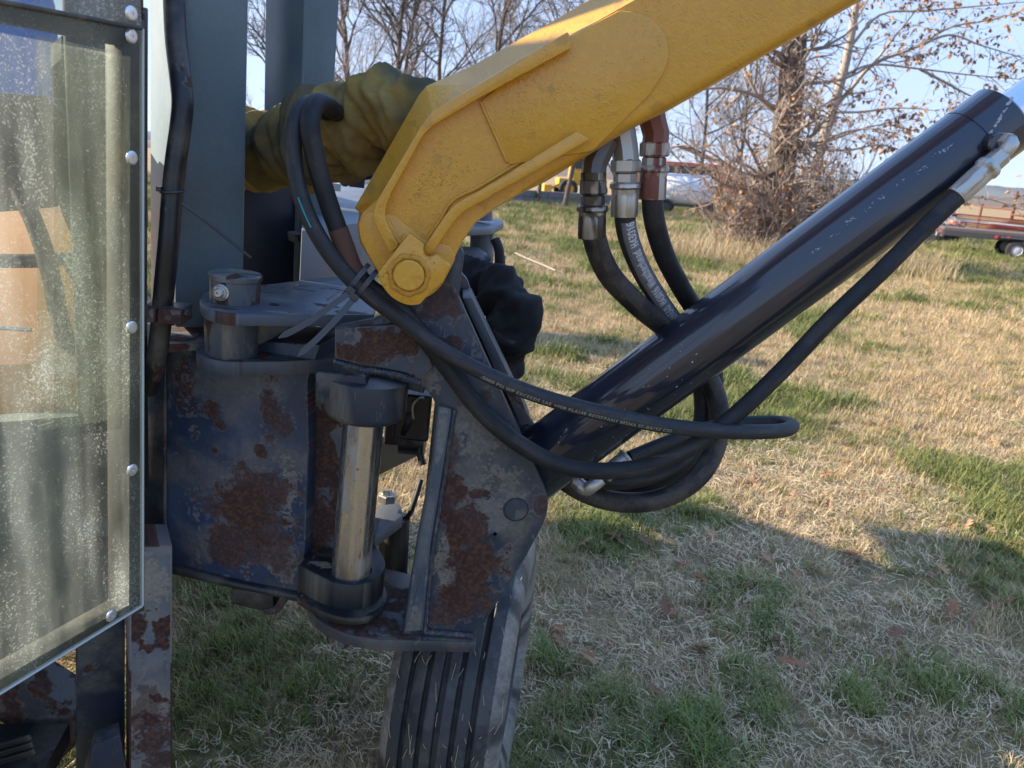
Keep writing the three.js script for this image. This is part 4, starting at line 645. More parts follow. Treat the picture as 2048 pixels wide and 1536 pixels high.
  const win = part(tractor, 'window_shield', sheet(FW, outline, 0), dust(ob, 201, 0.30), 'scratched dusty clear window shield');
  const edge = part(win, 'sheet_edge', merge([bar(on(FW, 284, 57, -0.001), on(FW, 284, 1211, -0.001), 0.003, 0.006, FW.N), bar(on(FW, 284, 1211, -0.001), on(FW, -90, 1441, -0.001), 0.003, 0.006, FW.N)]), phys([0.62, 0.66, 0.62], 0.35, { transmission: 0.25 }));
  const up = [[283, 57], [277, -120], [-90, -160], [-90, -14]], ubb = bb(FW, up, 0.006);
  const win2 = part(tractor, 'window_shield', sheet(FW, up, 0.006), dust(ubb, 221, 0.5, 400), 'upper clear window sheet lapping over the lower');
  part(win2, 'sheet_edge', bar(on(FW, 283, 57, 0.006), on(FW, -90, -14, 0.006), 0.005, 0.007, FW.N), mWF);
  part(tractor, 'inner_sheet', sheet(FW, [[72, 70], [213, 100], [215, 840], [76, 862]], -0.02), dust(bb(FW, [[72, 70], [215, 862]], -0.02), 241, 0.14, 600));
  frm('window_frame', [[247, 40], [290, 40], [290, 1222], [247, 1236]], -0.008, 0.03);
  frm('window_frame', [[246, 1203], [246, 1238], [-90, 1449], [-90, 1395]], -0.008, 0.02);
  frm('window_frame', [[246, 48], [246, 92], [-90, 26], [-90, -18]], -0.008, 0.02);
  frm('window_frame', [[240, -120], [283, -120], [284, 46], [247, 40]], -0.004, 0.02);
  part(tractor, 'cab_post', plate(FW, [[286, 14], [298, 16], [296, 655], [290, 664], [286, 662]], -0.02, 0.03, { r: 0.002 }), mBlackMetal);
  for (const [u, v, d, w] of [[262, 27, 0.006, win2], [262, 72, 0, win], [263, 316, 0, win], [263, 655, 0, win], [264, 940, 0, win], [222, 1231, 0, win]]) {
    part(w, 'rivet', turned(on(FW, u, v, d + 0.0004), FW.N, [[0, 0.0082], [0.0008, 0.0084], [0.0026, 0.0068], [0.0034, 0.0045], [0.0032, 0.0018], [0.0015, 0.0014], [0.0015, 0]], 24), mAlu);
  }
  // -- what stands behind the window: cab console, hose loop, rail
  part(tractor, 'grab_rail', tube([P(-60, 520, 1.3), P(60, 522, 1.32), P(180, 515, 1.36), P(246, 508, 1.4)], 0.012, 20, 10), mBlackMetal);
  part(tractor, 'heater_hose', tube([P(40, 380, 1.3), P(78, 470, 1.3), P(104, 560, 1.3), P(120, 640, 1.3), P(142, 692, 1.3), P(166, 690, 1.3), P(180, 640, 1.31), P(172, 580, 1.32), P(140, 520, 1.34)], 0.0145, 60, 14), mRubber);
  part(tractor, 'console', merge([plate(frame(P(50, 300, 1.5), 0), [[-80, 180], [70, 190], [72, 330], [50, 420], [-80, 430]], 0, 0.12, { r: 0.01 }), plate(frame(P(150, 350, 1.5), -20), [[70, 180], [120, 220], [190, 300], [215, 420], [215, 600], [180, 560], [120, 420]], 0, 0.04, { r: 0.02 })]), std([0.05, 0.052, 0.05], 0.7));
  part(tractor, 'lower_console', plate(frame(P(100, 900, 1.45), -8), [[-80, 850], [180, 830], [215, 700], [244, 690], [244, 1250], [-80, 1400]], 0, 0.05, { r: 0.01 }), std([0.10, 0.115, 0.10], 0.75));
  // hood in sections along the tractor's length, cowl nearest
  const Lf = V(-Math.sin(23 * RAD), 0, -Math.cos(23 * RAD)), Wr = V(Math.cos(23 * RAD), 0, -Math.sin(23 * RAD));
  const hoodRight = P(176, 705, 1.62); hoodRight.y = 0;
  const sect = (l, w, y0, y1, k) => [[-w, y0], [0, y0], [0, y1 - 0.12], [-0.02, y1 - 0.05], [-0.12, y1], [-w + 0.12, y1], [-w + 0.02, y1 - 0.05], [-w, y1 - 0.12]].map(([x, y]) => hoodRight.clone().addScaledVector(Lf, l).addScaledVector(Wr, x + k).setY(y));
  const mHood = phys([0.78, 0.30, 0.02], 0.35, { clearcoat: 0.3, clearcoatRoughness: 0.2, map: yellowMap.clone() }); mHood.map = null;
  const hood = part(tractor, 'hood', loft([sect(0, 0.85, 0.86, 1.10, 0), sect(0.06, 0.85, 0.82, 1.17, 0), sect(0.5, 0.85, 0.8, 1.24, 0), sect(1.1, 0.85, 0.8, 1.40, 0), sect(2.0, 0.82, 0.8, 1.44, -0.02), sect(2.35, 0.76, 0.82, 1.30, -0.05), sect(2.42, 0.7, 0.85, 1.15, -0.08)], 0.5), mHood, 'orange yellow tractor hood seen through the window');
  part(tractor, 'engine_block', loft([sect(0.25, 0.6, 0.42, 0.9, -0.12), sect(2.2, 0.6, 0.42, 0.9, -0.12)], 0.5), mBlackMetal);
  part(tractor, 'added_shadow_box', loft([[1.05, 1.42, 1.86], [1.1, 1.38, 1.93], [2.0, 1.38, 1.82], [2.72, 1.2, 1.52], [2.78, 1.22, 1.46]].map(([l, a, b]) => [[-0.16, a], [0.0, a], [0.0, b - 0.03], [-0.03, b], [-0.13, b], [-0.16, b - 0.03]].map(([x, y]) => hoodRight.clone().addScaledVector(Lf, l).addScaledVector(Wr, x).setY(y))), 0.5), mBlackMetal);  // made-up casing added on the hood to stretch the tractor's shadow
  part(tractor, 'hood_rod', rod(P(-60, 652, 1.5), P(62, 660, 1.5), 0.004, 10), mZinc);
  const roof = [[-0.50, -1.12], [-1.95, -1.62], [-2.4, -0.25], [-0.98, 0.25]];
  part(tractor, 'cab_roof', loft([2.5, 2.53, 2.64, 2.68].map((y, k) => roof.map(([x, z]) => V(-1.45 + (x + 1.45) * [1, 1.03, 1.03, 0.97][k], y, -0.68 + (z + 0.68) * [1, 1.03, 1.03, 0.97][k]))), 0.6), mTower);
  for (const [x, z] of [[-1.93, -1.58], [-2.35, -0.28], [-0.96, 0.2]]) part(tractor, 'cab_post', rod(V(x, 0.8, z), V(x, 2.52, z), 0.035, 12), mBlackMetal);
  part(tractor, 'cab_post', box(V(-0.67, 1.8, -1.29), 0.06, 1.6, 0.14, frame(V(0, 0, 0), 0), 0.01), mBlackMetal);  // hidden pillar added to keep the sun off the boom
  part(tractor, 'cab_floor', loft([0.8, 0.9].map((y) => [[-0.9, -1.2], [-1.95, -1.62], [-2.35, -0.3], [-1.15, 0.1]].map(([x, z]) => V(x, y, z)))), mBlackMetal);
  // far side front wheel and rear wheels, for the shadow they cast
  const wheelGeo = (R, w) => new THREE.LatheGeometry([[R * 0.5, -w * 0.4], [R * 0.8, -w * 0.5], [R * 0.96, -w * 0.45], [R, -w * 0.3], [R, w * 0.3], [R * 0.96, w * 0.45], [R * 0.8, w * 0.5], [R * 0.5, w * 0.4]].map(([r, y]) => new THREE.Vector2(r, y)), 48);
  for (const [x, z, R2, w] of [[-1.75, -2.75, 0.39, 0.3], [-2.75, -0.4, 0.7, 0.42]]) { const g = merge([wheelGeo(R2, w), turned(V(0, -0.06, 0), V(0, 1, 0), [[0, 0], [0, R2 * 0.52], [0.12, R2 * 0.52], [0.12, 0]], 32)]); g.applyQuaternion(new THREE.Quaternion().setFromUnitVectors(V(0, 1, 0), Wr)); g.translate(x, R2, z); part(tractor, R2 > 0.5 ? 'rear_wheel' : 'front_wheel', g, mRubber); }
  part(tractor, 'front_axle', bar(V(-1.75, 0.42, -2.75), V(-1.3, 0.45, -2.6), 0.12, 0.12), mBlackMetal);
  part(tractor, 'tower', box(V(-0.86, 1.9, -2.08), 0.03, 1.5, 0.5, frame(V(0, 0, 0), -10), 0.01), mTower);  // extra upright added out of sight to shade the second tower's left face
  // cable tie on the pipe
  const tie = thing('cable_tie', 'thin black cable tie round the bent pipe, its tail slanting over the grey tower', 'cable tie', P(345, 383, 1.31));
  const tr = new THREE.TorusGeometry(0.0182, 0.0024, 6, 30); tr.rotateX(Math.PI / 2); tr.rotateZ(0.08); const tc = P(345, 384, 1.285); tr.translate(tc.x, tc.y, tc.z); part(tie, 'loop', tr, mPlastic);
  part(tie, 'head', box(P(318, 378, 1.27), 0.008, 0.008, 0.008, FB, 0.001), mPlastic);
  part(tie, 'tail', tube([P(364, 408, 1.28), P(400, 434, 1.29), P(450, 474, 1.31), P(502, 516, 1.33)], 0.0024, 30, 6), mPlastic);
}
// ================================================================ trees
const barkMap = (a, b, s) => rep(dtex(256, 256, (i, j) => { const x = i / 256, y = j / 256, n = fbm(x * 24, y * 6, s, 4, 24), m = fbm(x * 5, y * 5, s + 5, 3, 5); return mix3(a, b, sst(0.3, 0.7, n * 0.7 + m * 0.3)); }, true), 0.5);
const barkBump = rep(dtex(256, 256, (i, j) => fbm(i / 256 * 26, j / 256 * 5, 361, 4, 26), false), 0.5);
const mBarkDark = std([1, 1, 1], 0.9, { map: barkMap([0.07, 0.052, 0.042], [0.19, 0.145, 0.115], 371), bumpMap: barkBump, bumpScale: 0.02 });
const mBarkPale = std([1, 1, 1], 0.85, { map: barkMap([0.22, 0.17, 0.13], [0.46, 0.38, 0.31], 375), bumpMap: barkBump, bumpScale: 0.006 });
const mTwig = std([0.30, 0.23, 0.185], 0.85), mTwigDark = std([0.11, 0.085, 0.075], 0.85), mTwigPale = std([0.36, 0.29, 0.24], 0.8);
const leafTan = new THREE.MeshPhysicalMaterial({ color: new THREE.Color(1, 1, 1), roughness: 0.85, vertexColors: true, side: THREE.DoubleSide });
// a growing branch system: pushes tapered segments, returns the twig tips
class Wood {
  constructor(seed) { this.r = rng(seed); this.big = { p: [], n: [], u: [], i: [] }; this.fine = { p: [], n: [], u: [], i: [] }; this.tips = []; }
  limb(pts, radii, fine, sides) {
    const B = fine ? this.fine : this.big, n0 = B.p.length / 3; let len = 0;
    pts.forEach((p, k) => { const d = (k < pts.length - 1 ? pts[k + 1].clone().sub(p) : p.clone().sub(pts[k - 1])).normalize(); if (k) len += p.distanceTo(pts[k - 1]); const a = Math.abs(d.y) > 0.9 ? V(1, 0, 0) : V(0, 1, 0), x = a.cross(d).normalize(), y = d.clone().cross(x);
      for (let s = 0; s <= sides; s++) { const t = s / sides * 2 * Math.PI, nx = x.clone().multiplyScalar(Math.cos(t)).addScaledVector(y, Math.sin(t)); B.p.push(p.x + nx.x * radii[k], p.y + nx.y * radii[k], p.z + nx.z * radii[k]); B.n.push(nx.x, nx.y, nx.z); B.u.push(s / sides * 6.28 * radii[0], len); } });
    for (let k = 0; k < pts.length - 1; k++) for (let s = 0; s < sides; s++) { const a = n0 + k * (sides + 1) + s; B.i.push(a, a + 1, a + sides + 1, a + 1, a + sides + 2, a + sides + 1); }
  }
  grow(p, dir, len, rad, level, max, o) {
    const r = this.r, n = level < 2 ? 7 : level < max ? 5 : 3, pts = [p.clone()], radii = [rad]; let d = dir.clone().normalize(), q = p.clone();
    for (let k = 1; k <= n; k++) { d.add(V(r() - 0.5, r() - 0.5, r() - 0.5).multiplyScalar(o.crook * (level ? 1 : 0.5))).add(V(0, o.rise * (level > 1 ? 1 : 0.4), 0)).normalize(); q = q.clone().addScaledVector(d, len / n); pts.push(q); radii.push(rad * lerp(1, level === 0 ? 0.45 : level === max ? 0.35 : 0.4, k / n)); }
    this.limb(pts, radii, level >= o.fineFrom, level === 0 ? 12 : level === 1 ? 7 : level < max ? 4 : 3);
    if (level === max) { this.tips.push([q, d.clone()]); return; }
    const kids = o.kids[Math.min(level, o.kids.length - 1)];
    for (let k = 0; k < kids; k++) { const t = lerp(level === 0 ? o.clear : 0.18, 1, (k + r() * 0.9) / kids), f = Math.min(n - 1e-3, t * n), a = Math.floor(f), s = f - a, b = pts[a].clone().lerp(pts[a + 1], s), rr = lerp(radii[a], radii[a + 1], s), td = pts[a + 1].clone().sub(pts[a]).normalize(), side = V(r() - 0.5, r() - 0.5, r() - 0.5).cross(td).normalize(), sp = o.spread * (0.6 + 0.7 * r());
      this.grow(b, td.multiplyScalar(Math.cos(sp)).addScaledVector(side, Math.sin(sp)), len * o.ratio * (0.55 + 0.6 * r()) * (level === 0 ? lerp(1.1, 0.6, t) : 1), Math.min(rr * 0.75, Math.max(o.minR, rad * (level === 0 ? 0.42 : 0.5) * (0.7 + 0.5 * r()))), level + 1, max, o); }
  }
  geo(B) { const g = new THREE.BufferGeometry(); g.setAttribute('position', new THREE.Float32BufferAttribute(B.p, 3)); g.setAttribute('normal', new THREE.Float32BufferAttribute(B.n, 3)); g.setAttribute('uv', new THREE.Float32BufferAttribute(B.u, 2)); g.setIndex(B.i); return g; }
}
function leafGeo(tips, r, per, size) {                             // curled dead leaves, lobed
  const p = [], c = [], idx = []; const shape = [[0, 0], [0.25, 0.16], [0.38, 0.05], [0.55, 0.26], [0.68, 0.08], [0.82, 0.17], [1, 0], [0.82, -0.17], [0.68, -0.08], [0.55, -0.26], [0.38, -0.05], [0.25, -0.16]];
  for (const [q, d] of tips) for (let k = 0; k < per; k++) { const s = size * (0.6 + 0.7 * r()), x = V(r() - 0.5, r() * 0.8 - 0.75, r() - 0.5).normalize(), y = V(r() - 0.5, r() - 0.5, r() - 0.5).cross(x).normalize(), z = x.clone().cross(y), o = q.clone().addScaledVector(d, -r() * 0.25).add(V(r() - 0.5, r() - 0.5, r() - 0.5).multiplyScalar(0.06)), curl = (r() - 0.3) * 1.6, n0 = p.length / 3, t = r(), b = 0.55 + 0.6 * r(), cc = mix3([0.36, 0.155, 0.06], [0.50, 0.29, 0.14], t).map((v) => v * b);
    for (const [a, e] of shape) { const w = o.clone().addScaledVector(x, a * s).addScaledVector(y, e * s * 1.3).addScaledVector(z, (curl * e * e * 2 + Math.sin(a * 3) * 0.12) * s); p.push(w.x, w.y, w.z); c.push(...cc); }
    for (let i = 1; i < shape.length - 1; i++) idx.push(n0, n0 + i, n0 + i + 1); }
  const g = new THREE.BufferGeometry(); g.setAttribute('position', new THREE.Float32BufferAttribute(p, 3)); g.setAttribute('color', new THREE.Float32BufferAttribute(c, 3)); g.setIndex(idx); const f = g.toNonIndexed(); f.computeVertexNormals(); return f;
}
function treeParts(t, w, mb, mf, o = V(0, 0, 0)) {
  const add = (n, g, m) => { const q = new THREE.Mesh(g, m); q.name = n; q.castShadow = q.receiveShadow = true; t.add(q); origin.set(q, origin.get(t)); return q; };
  add('trunk', w.geo(w.big), mb); if (w.fine.p.length) add('crown', w.geo(w.fine), mf); return add;
}
{
  // the line of bare trees behind the wall
  const opt = { crook: 0.42, rise: 0.05, fineFrom: 2, kids: [16, 10, 7, 5], clear: 0.18, spread: 0.75, ratio: 0.5, minR: 0.010 };
  const protos = [401, 411, 423].map((s, k) => { const w = new Wood(s); w.grow(V(0, -0.2, 0), V(0.04, 1, 0.02), 13 + k, 0.19, 0, 4, { ...opt, spread: 0.65 + 0.12 * k }); return w; });
  const gs = protos.map((w) => [w.geo(w.big), w.geo(w.fine)]);
  const list = [   // pixel of the foot (on the far lawn), depth, variant, size, turn, label
    [690, 372, 44, 0, 0.95, 0.3, 'bare tree with a leaning low fork right of the grey tower'],
    [795, 376, 46, 1, 1.0, 1.9, 'bare twin-stemmed tree above the canvas sleeve'],
    [880, 380, 52, 2, 1.0, 4.0, 'bare tree whose dark stem meets the boom above the sleeve'],
    [985, 384, 48, 0, 1.05, 2.6, 'bare tree behind the middle of the yellow boom'],
    [1078, 378, 56, 1, 0.9, 0.9, 'bare tree rooted behind the concrete wall, left stem'],
    [1131, 384, 55, 2, 0.95, 5.2, 'bare tree rooted behind the concrete wall, right stem'],
    [1230, 392, 60, 0, 0.9, 3.3, 'bare tree behind the hose fittings'],
    [1400, 402, 58, 2, 0.85, 1.2, 'bare tree behind the white tank'],
    [560, 365, 55, 1, 0.9, 2.2, 'bare tree between the two grey towers'],
    [1470, 405, 64, 1, 0.85, 4.4, 'bare tree behind the leafy thicket']];
  for (const [u, v, z, k, s, turn, label] of list) {
    const b = P(u, v, z); b.y = gy(b.x, b.z);
    const t = new THREE.Group(); t.name = numbered('bare_tree'); t.position.copy(b); t.rotation.y = turn; t.scale.setScalar(s); t.userData = { label, category: 'tree', group: 'bare trees along the far side of the lawn' }; scene.add(t); origin.set(t, b);
    for (const [n, g, m] of [['trunk', gs[k][0], mBarkDark], ['crown', gs[k][1], k === 1 ? mTwigDark : mTwig]]) { const q = new THREE.Mesh(g, m); q.name = n; q.castShadow = q.receiveShadow = true; t.add(q); }
  }
  // the thicket tree: thick dark trunk wrapped in shoots
  const foot = groundAt(1535, 512);
  const w = new Wood(431), z = foot.distanceTo(camera.position), at2 = (u, v, dz = 0) => { const r = ray(u, v), k = (foot.z + dz) / r.z; return r.multiplyScalar(k).add(camera.position); };
  w.limb([at2(1528, 520), at2(1545, 440), at2(1562, 330), at2(1580, 200), at2(1588, 90), at2(1596, -40)].map((p) => p.sub(foot)), [0.62, 0.46, 0.37, 0.33, 0.30, 0.25], false, 14);
  const o2 = { crook: 0.5, rise: 0.03, fineFrom: 1, kids: [9, 6, 4, 3], clear: 0.1, spread: 0.85, ratio: 0.55, minR: 0.006 };
  for (let i = 0; i < 44; i++) { const v = 60 + 400 * w.r(), u = 1575 - (v - 90) * 0.12, p = at2(u, v).sub(foot); const a = w.r() * 6.28; w.grow(p, V(Math.cos(a), 0.15 + 0.5 * w.r(), Math.sin(a) * 0.7), 0.9 + 1.6 * w.r(), 0.035 + 0.03 * w.r(), 1, 4, o2); }
  const t = thing('thicket_tree', 'thick dark old trunk tangled in shoots and brown leaves', 'tree', foot);
  const add = treeParts(t, w, mBarkDark, mTwig);
  const lf = leafGeo(w.tips.filter(() => w.r() < 0.14), w.r, 2, 0.11); const l1 = add('leaves', lf, leafTan); l1.userData.kind = 'stuff';
  // bramble of shoots round its foot
  const wb = new Wood(441);
  for (let i = 0; i < 190; i++) { const u = 1430 + 270 * wb.r(), v = 440 + 85 * wb.r(), dz = -1.2 + 2.4 * wb.r(), p = at2(u, v, dz).sub(foot); p.y = Math.max(gy(p.x + foot.x, p.z + foot.z) - foot.y, Math.min(p.y, 0.4)); wb.grow(p, V((wb.r() - 0.5) * 1.1, 1, (wb.r() - 0.5)), 0.9 + 2.6 * wb.r() * wb.r(), 0.014 + 0.012 * wb.r(), 1, 3, { ...o2, rise: 0.0, kids: [6, 6, 4], spread: 0.6 }); }
  const br = thing('bramble_thicket', 'dense tangle of thin stems with russet leaves round the old trunk', 'shrub', foot.clone());
  const ad2 = treeParts(br, wb, mTwig, mTwig); ad2('stems', wb.geo(wb.fine), mTwig); br.remove(...br.children.filter((c) => c.name !== 'stems')); br.children[0].userData.kind = 'stuff';
  const l2 = ad2('leaves', leafGeo(wb.tips.filter(() => wb.r() < 0.12), wb.r, 2, 0.11), leafTan); l2.userData.kind = 'stuff';
  // pale slender tree with leafy boughs reaching right
  const fp = groundAt(1608, 500), wp = new Wood(451), at3 = (u, v, dz = 0) => { const r = ray(u, v), k = (fp.z + dz) / r.z; return r.multiplyScalar(k).add(camera.position); };
  const L3 = (pts, r0, r1, dz = 0) => { const q = pts.map(([u, v], i) => at3(u, v, dz * i / pts.length).sub(fp)); wp.limb(hoseCurve(q).getPoints(pts.length * 4), Array.from({ length: pts.length * 4 + 1 }, (_, i) => lerp(r0, r1, i / (pts.length * 4))), false, 10); return q; };
  L3([[1606, 505], [1622, 400], [1640, 300], [1668, 210], [1690, 130], [1706, 50], [1722, -60]], 0.20, 0.09);
  const boughs = [[[1668, 215], [1700, 180], [1745, 130], [1830, 95], [1900, 55], [1990, 38], [2080, 10]], [[1690, 150], [1740, 130], [1840, 138], [1940, 150], [2060, 160]], [[1655, 225], [1720, 224], [1800, 216], [1880, 222]], [[1640, 290], [1690, 270], [1760, 250], [1830, 262]], [[1700, 95], [1760, 30], [1850, 22], [1960, 12], [2070, 2]], [[1650, 280], [1700, 262], [1750, 258], [1800, 270]],
    [[1664, 222], [1620, 190], [1580, 150], [1540, 130]], [[1630, 340], [1600, 300], [1540, 270], [1480, 240], [1430, 230]], [[1640, 300], [1700, 300], [1760, 290], [1830, 310]], [[1700, 60], [1730, 10], [1760, -40]], [[1745, 130], [1800, 60], [1850, 0]], [[1830, 95], [1900, 70], [1960, 90], [2060, 120]], [[1690, 370], [1740, 380], [1850, 400], [1960, 395], [2060, 425]], [[1840, 138], [1900, 170], [1950, 195], [2060, 215]]];
  boughs.forEach((b, i) => { const q = L3(b, i === 0 ? 0.075 : 0.045, 0.010, (i % 3 - 1) * 0.8); const c = hoseCurve(q), n = 9 + Math.round(c.getLength() * 2.2); for (let k = 0; k < n; k++) { const tt = 0.12 + 0.88 * (k + wp.r()) / n, p = c.getPointAt(Math.min(1, tt)), d = c.getTangentAt(Math.min(1, tt)); const s = V(wp.r() - 0.5, wp.r() - 0.5, wp.r() - 0.5).cross(d).normalize(); wp.grow(p, d.multiplyScalar(0.7).add(s), 0.45 + 0.8 * wp.r(), 0.011, 2, 4, { ...o2, kids: [5, 5, 3, 2], rise: 0.01, minR: 0.0035 }); } });
  const t3 = thing('young_oak', 'slender pale-barked tree with brown leaves on boughs reaching over the cylinder', 'tree', fp);
  const ad3 = treeParts(t3, wp, mBarkPale, mTwig); const l3 = ad3('leaves', leafGeo(wp.tips.filter(() => wp.r() < 0.42), wp.r, 3, 0.14), leafTan); l3.userData.kind = 'stuff';
}

// ================================================================ things on the far lawn
const mTyre = std([0.025, 0.025, 0.027], 0.85), mGlassDark = std([0.03, 0.035, 0.04], 0.15), mWhite = std([0.72, 0.72, 0.70], 0.45), mRed = std([0.42, 0.045, 0.03], 0.45), mDarkSteel = std([0.06, 0.055, 0.055], 0.6), mOrange = std([0.65, 0.19, 0.035], 0.5), mRailRust = std([0.20, 0.075, 0.045], 0.8), mLamp = std([0.55, 0.03, 0.03], 0.3);
const wheelAt = (t, p, axis, R, w, rim = mWhite) => { const g = new THREE.LatheGeometry([[R * 0.55, -w / 2], [R * 0.95, -w / 2], [R, -w * 0.35], [R, w * 0.35], [R * 0.95, w / 2], [R * 0.55, w / 2]].map(([r, y]) => new THREE.Vector2(r, y)), 28); g.applyQuaternion(new THREE.Quaternion().setFromUnitVectors(V(0, 1, 0), axis)); g.translate(p.x, p.y, p.z); const wh = part(t, 'wheel', g, mTyre); part(wh, 'rim', turned(p.clone().addScaledVector(axis, -w * 0.42), axis, [[0, 0], [0, R * 0.3], [w * 0.1, R * 0.5], [0, R * 0.58], [w * 0.84, R * 0.58], [w * 0.74, R * 0.5], [w * 0.84, R * 0.3], [w * 0.84, 0]], 20), rim); return wh; };
function localFrame(u, v, yaw) { const p = groundAt(u, v); const W = V(Math.cos(yaw), 0, -Math.sin(yaw)), N = V(Math.sin(yaw), 0, Math.cos(yaw)); return { o: p, W, U: V(0, 1, 0), N }; }
const lb = (F, x, y, z, w, h, d, r = 0.02) => box(at(F, x, y, z), w, h, d, F, r);
{ // white tank on a cart in front of a red truck
  const F = localFrame(1368, 428, -0.25), s = F.o.distanceTo(camera.position) / 40;
  const t = thing('tank_trailer', 'white cylindrical tank on a small wheeled cart', 'tank trailer', F.o);
  const tank = part(t, 'tank', turned(at(F, -1.25 * s, 1.15 * s, 0), F.W, [[0, 0], [0.02, 0.35], [0.1, 0.66], [0.28, 0.76], [2.3, 0.76], [2.48, 0.66], [2.56, 0.35], [2.58, 0]].map(([a, b]) => [a * s, b * s]), 40), std([0.74, 0.74, 0.74], 0.4));
  for (const x of [-0.6, 0.15, 0.9]) part(tank, 'band', turned(at(F, x * s, 1.15 * s, 0), F.W, [[0, 0.765 * s], [0.04 * s, 0.765 * s]], 40), std([0.55, 0.55, 0.55], 0.5));
  part(t, 'frame', merge([lb(F, 0, 0.42 * s, 0.45 * s, 2.7 * s, 0.12 * s, 0.1 * s), lb(F, 0, 0.42 * s, -0.45 * s, 2.7 * s, 0.12 * s, 0.1 * s), lb(F, -1.1 * s, 0.5 * s, 0, 0.1 * s, 0.25 * s, 1.0 * s), lb(F, 1.1 * s, 0.5 * s, 0, 0.1 * s, 0.25 * s, 1.0 * s), bar(at(F, 1.3 * s, 0.42 * s, 0), at(F, 2.1 * s, 0.3 * s, 0), 0.1, 0.1)]), mDarkSteel);
  for (const x of [-0.9, 1.05]) for (const z of [0.62, -0.62]) wheelAt(t, at(F, x * s, 0.34 * s, z * s), F.N, 0.34 * s, 0.22 * s, mDarkSteel);
  const F2 = localFrame(1378, 412, -0.22), s2 = F2.o.distanceTo(camera.position) / 40;
  const r = thing('farm_truck', 'red flat truck body standing behind the white tank', 'truck', F2.o);
  part(r, 'body', merge([lb(F2, 0.2 * s2, 1.05 * s2, 0, 4.6 * s2, 0.9 * s2, 1.8 * s2, 0.1), lb(F2, -0.2 * s2, 1.95 * s2, 0, 3.9 * s2, 0.18 * s2, 1.7 * s2, 0.06)]), mRed);
  for (const x of [-1.3, -0.3, 0.7]) part(r, 'window', lb(F2, x * s2, 1.7 * s2, 0.82 * s2, 0.85 * s2, 0.38 * s2, 0.05), mGlassDark);
  for (const x of [-1.4, 1.5]) for (const z of [0.8, -0.8]) wheelAt(r, at(F2, x * s2, 0.4 * s2, z * s2), F2.N, 0.4 * s2, 0.25 * s2);
  const F3 = localFrame(1412, 422, 0), s3 = F3.o.distanceTo(camera.position) / 47;
  const d = thing('chemical_tank', 'small teal domed tank on a red stand beside the white tank', 'tank', F3.o);
  part(d, 'dome', turned(at(F3, 0, 1.15 * s3, 0), V(0, 1, 0), [[0, 0], [0.02, 0.35], [0.3, 0.46], [0.55, 0.44], [0.75, 0.3], [0.85, 0.12], [0.86, 0]].map(([a, b]) => [a * s3, b * s3]), 28), std([0.16, 0.30, 0.33], 0.35));
  part(d, 'stand', merge([lb(F3, 0, 0.75 * s3, 0, 0.7 * s3, 0.75 * s3, 0.6 * s3, 0.05), lb(F3, 0.45 * s3, 0.35 * s3, 0, 0.5 * s3, 0.6 * s3, 0.5 * s3, 0.05)]), mRed);
  wheelAt(d, at(F3, 0.1 * s3, 0.28 * s3, 0.4 * s3), F3.N, 0.28 * s3, 0.16 * s3, mDarkSteel);
}
{ // low retaining wall of blocks
  const a = groundAt(1010, 404), b = groundAt(1215, 413), W = b.clone().sub(a), L = W.length(); W.normalize(); const N = W.clone().cross(V(0, 1, 0)).normalize();
  const t = thing('concrete_wall', 'low dark grey wall of big concrete blocks beyond the lawn', 'wall', a), r = rng(461), n = 7;
  for (let k = 0; k < 2; k++) for (let i = 0; i < n; i++) { const x = (i + 0.5 + (k ? 0.5 : 0)) / n * L, c = a.clone().addScaledVector(W, x); part(t, 'block', box(V(c.x, gy(c.x, c.z) + 0.23 + 0.47 * k, c.z).addScaledVector(N, 0.04 * (r() - 0.5)), L / n - 0.03, 0.46, 0.5, { W, U: V(0, 1, 0), N }, 0.03), std([0.15 + 0.05 * r(), 0.15 + 0.05 * r(), 0.16 + 0.04 * r()], 0.9)); }
}
{ // yellow loader among the trees
  const F = localFrame(1160, 398, 0.2), k = F.o.distanceTo(camera.position) / 60;
  const t = thing('wheel_loader', 'yellow wheel loader parked among the bare trees', 'loader', F.o), mY = std([0.62, 0.34, 0.03], 0.5);
  part(t, 'body', merge([lb(F, 0.4 * k, 1.5 * k, 0, 2.6 * k, 1.0 * k, 1.6 * k, 0.1), lb(F, -1.3 * k, 1.1 * k, 0, 1.2 * k, 0.7 * k, 1.2 * k, 0.1)]), mY);
  const cab = part(t, 'cab', lb(F, -0.3 * k, 2.5 * k, 0, 1.2 * k, 1.2 * k, 1.3 * k, 0.08), mY); part(cab, 'window', lb(F, -0.3 * k, 2.55 * k, 0.66 * k, 0.9 * k, 0.75 * k, 0.04), mGlassDark);
  part(t, 'bucket', merge([bar(at(F, -1.2 * k, 1.3 * k, 0.5 * k), at(F, -2.6 * k, 0.6 * k, 0.5 * k), 0.15, 0.25), lb(F, -2.8 * k, 0.5 * k, 0, 0.6 * k, 0.9 * k, 2.2 * k, 0.1)]), mY);
  for (const x of [-1.2, 1.1]) for (const z of [0.85, -0.85]) wheelAt(t, at(F, x * k, 0.7 * k, z * k), F.N, 0.7 * k, 0.45 * k, mY);
}
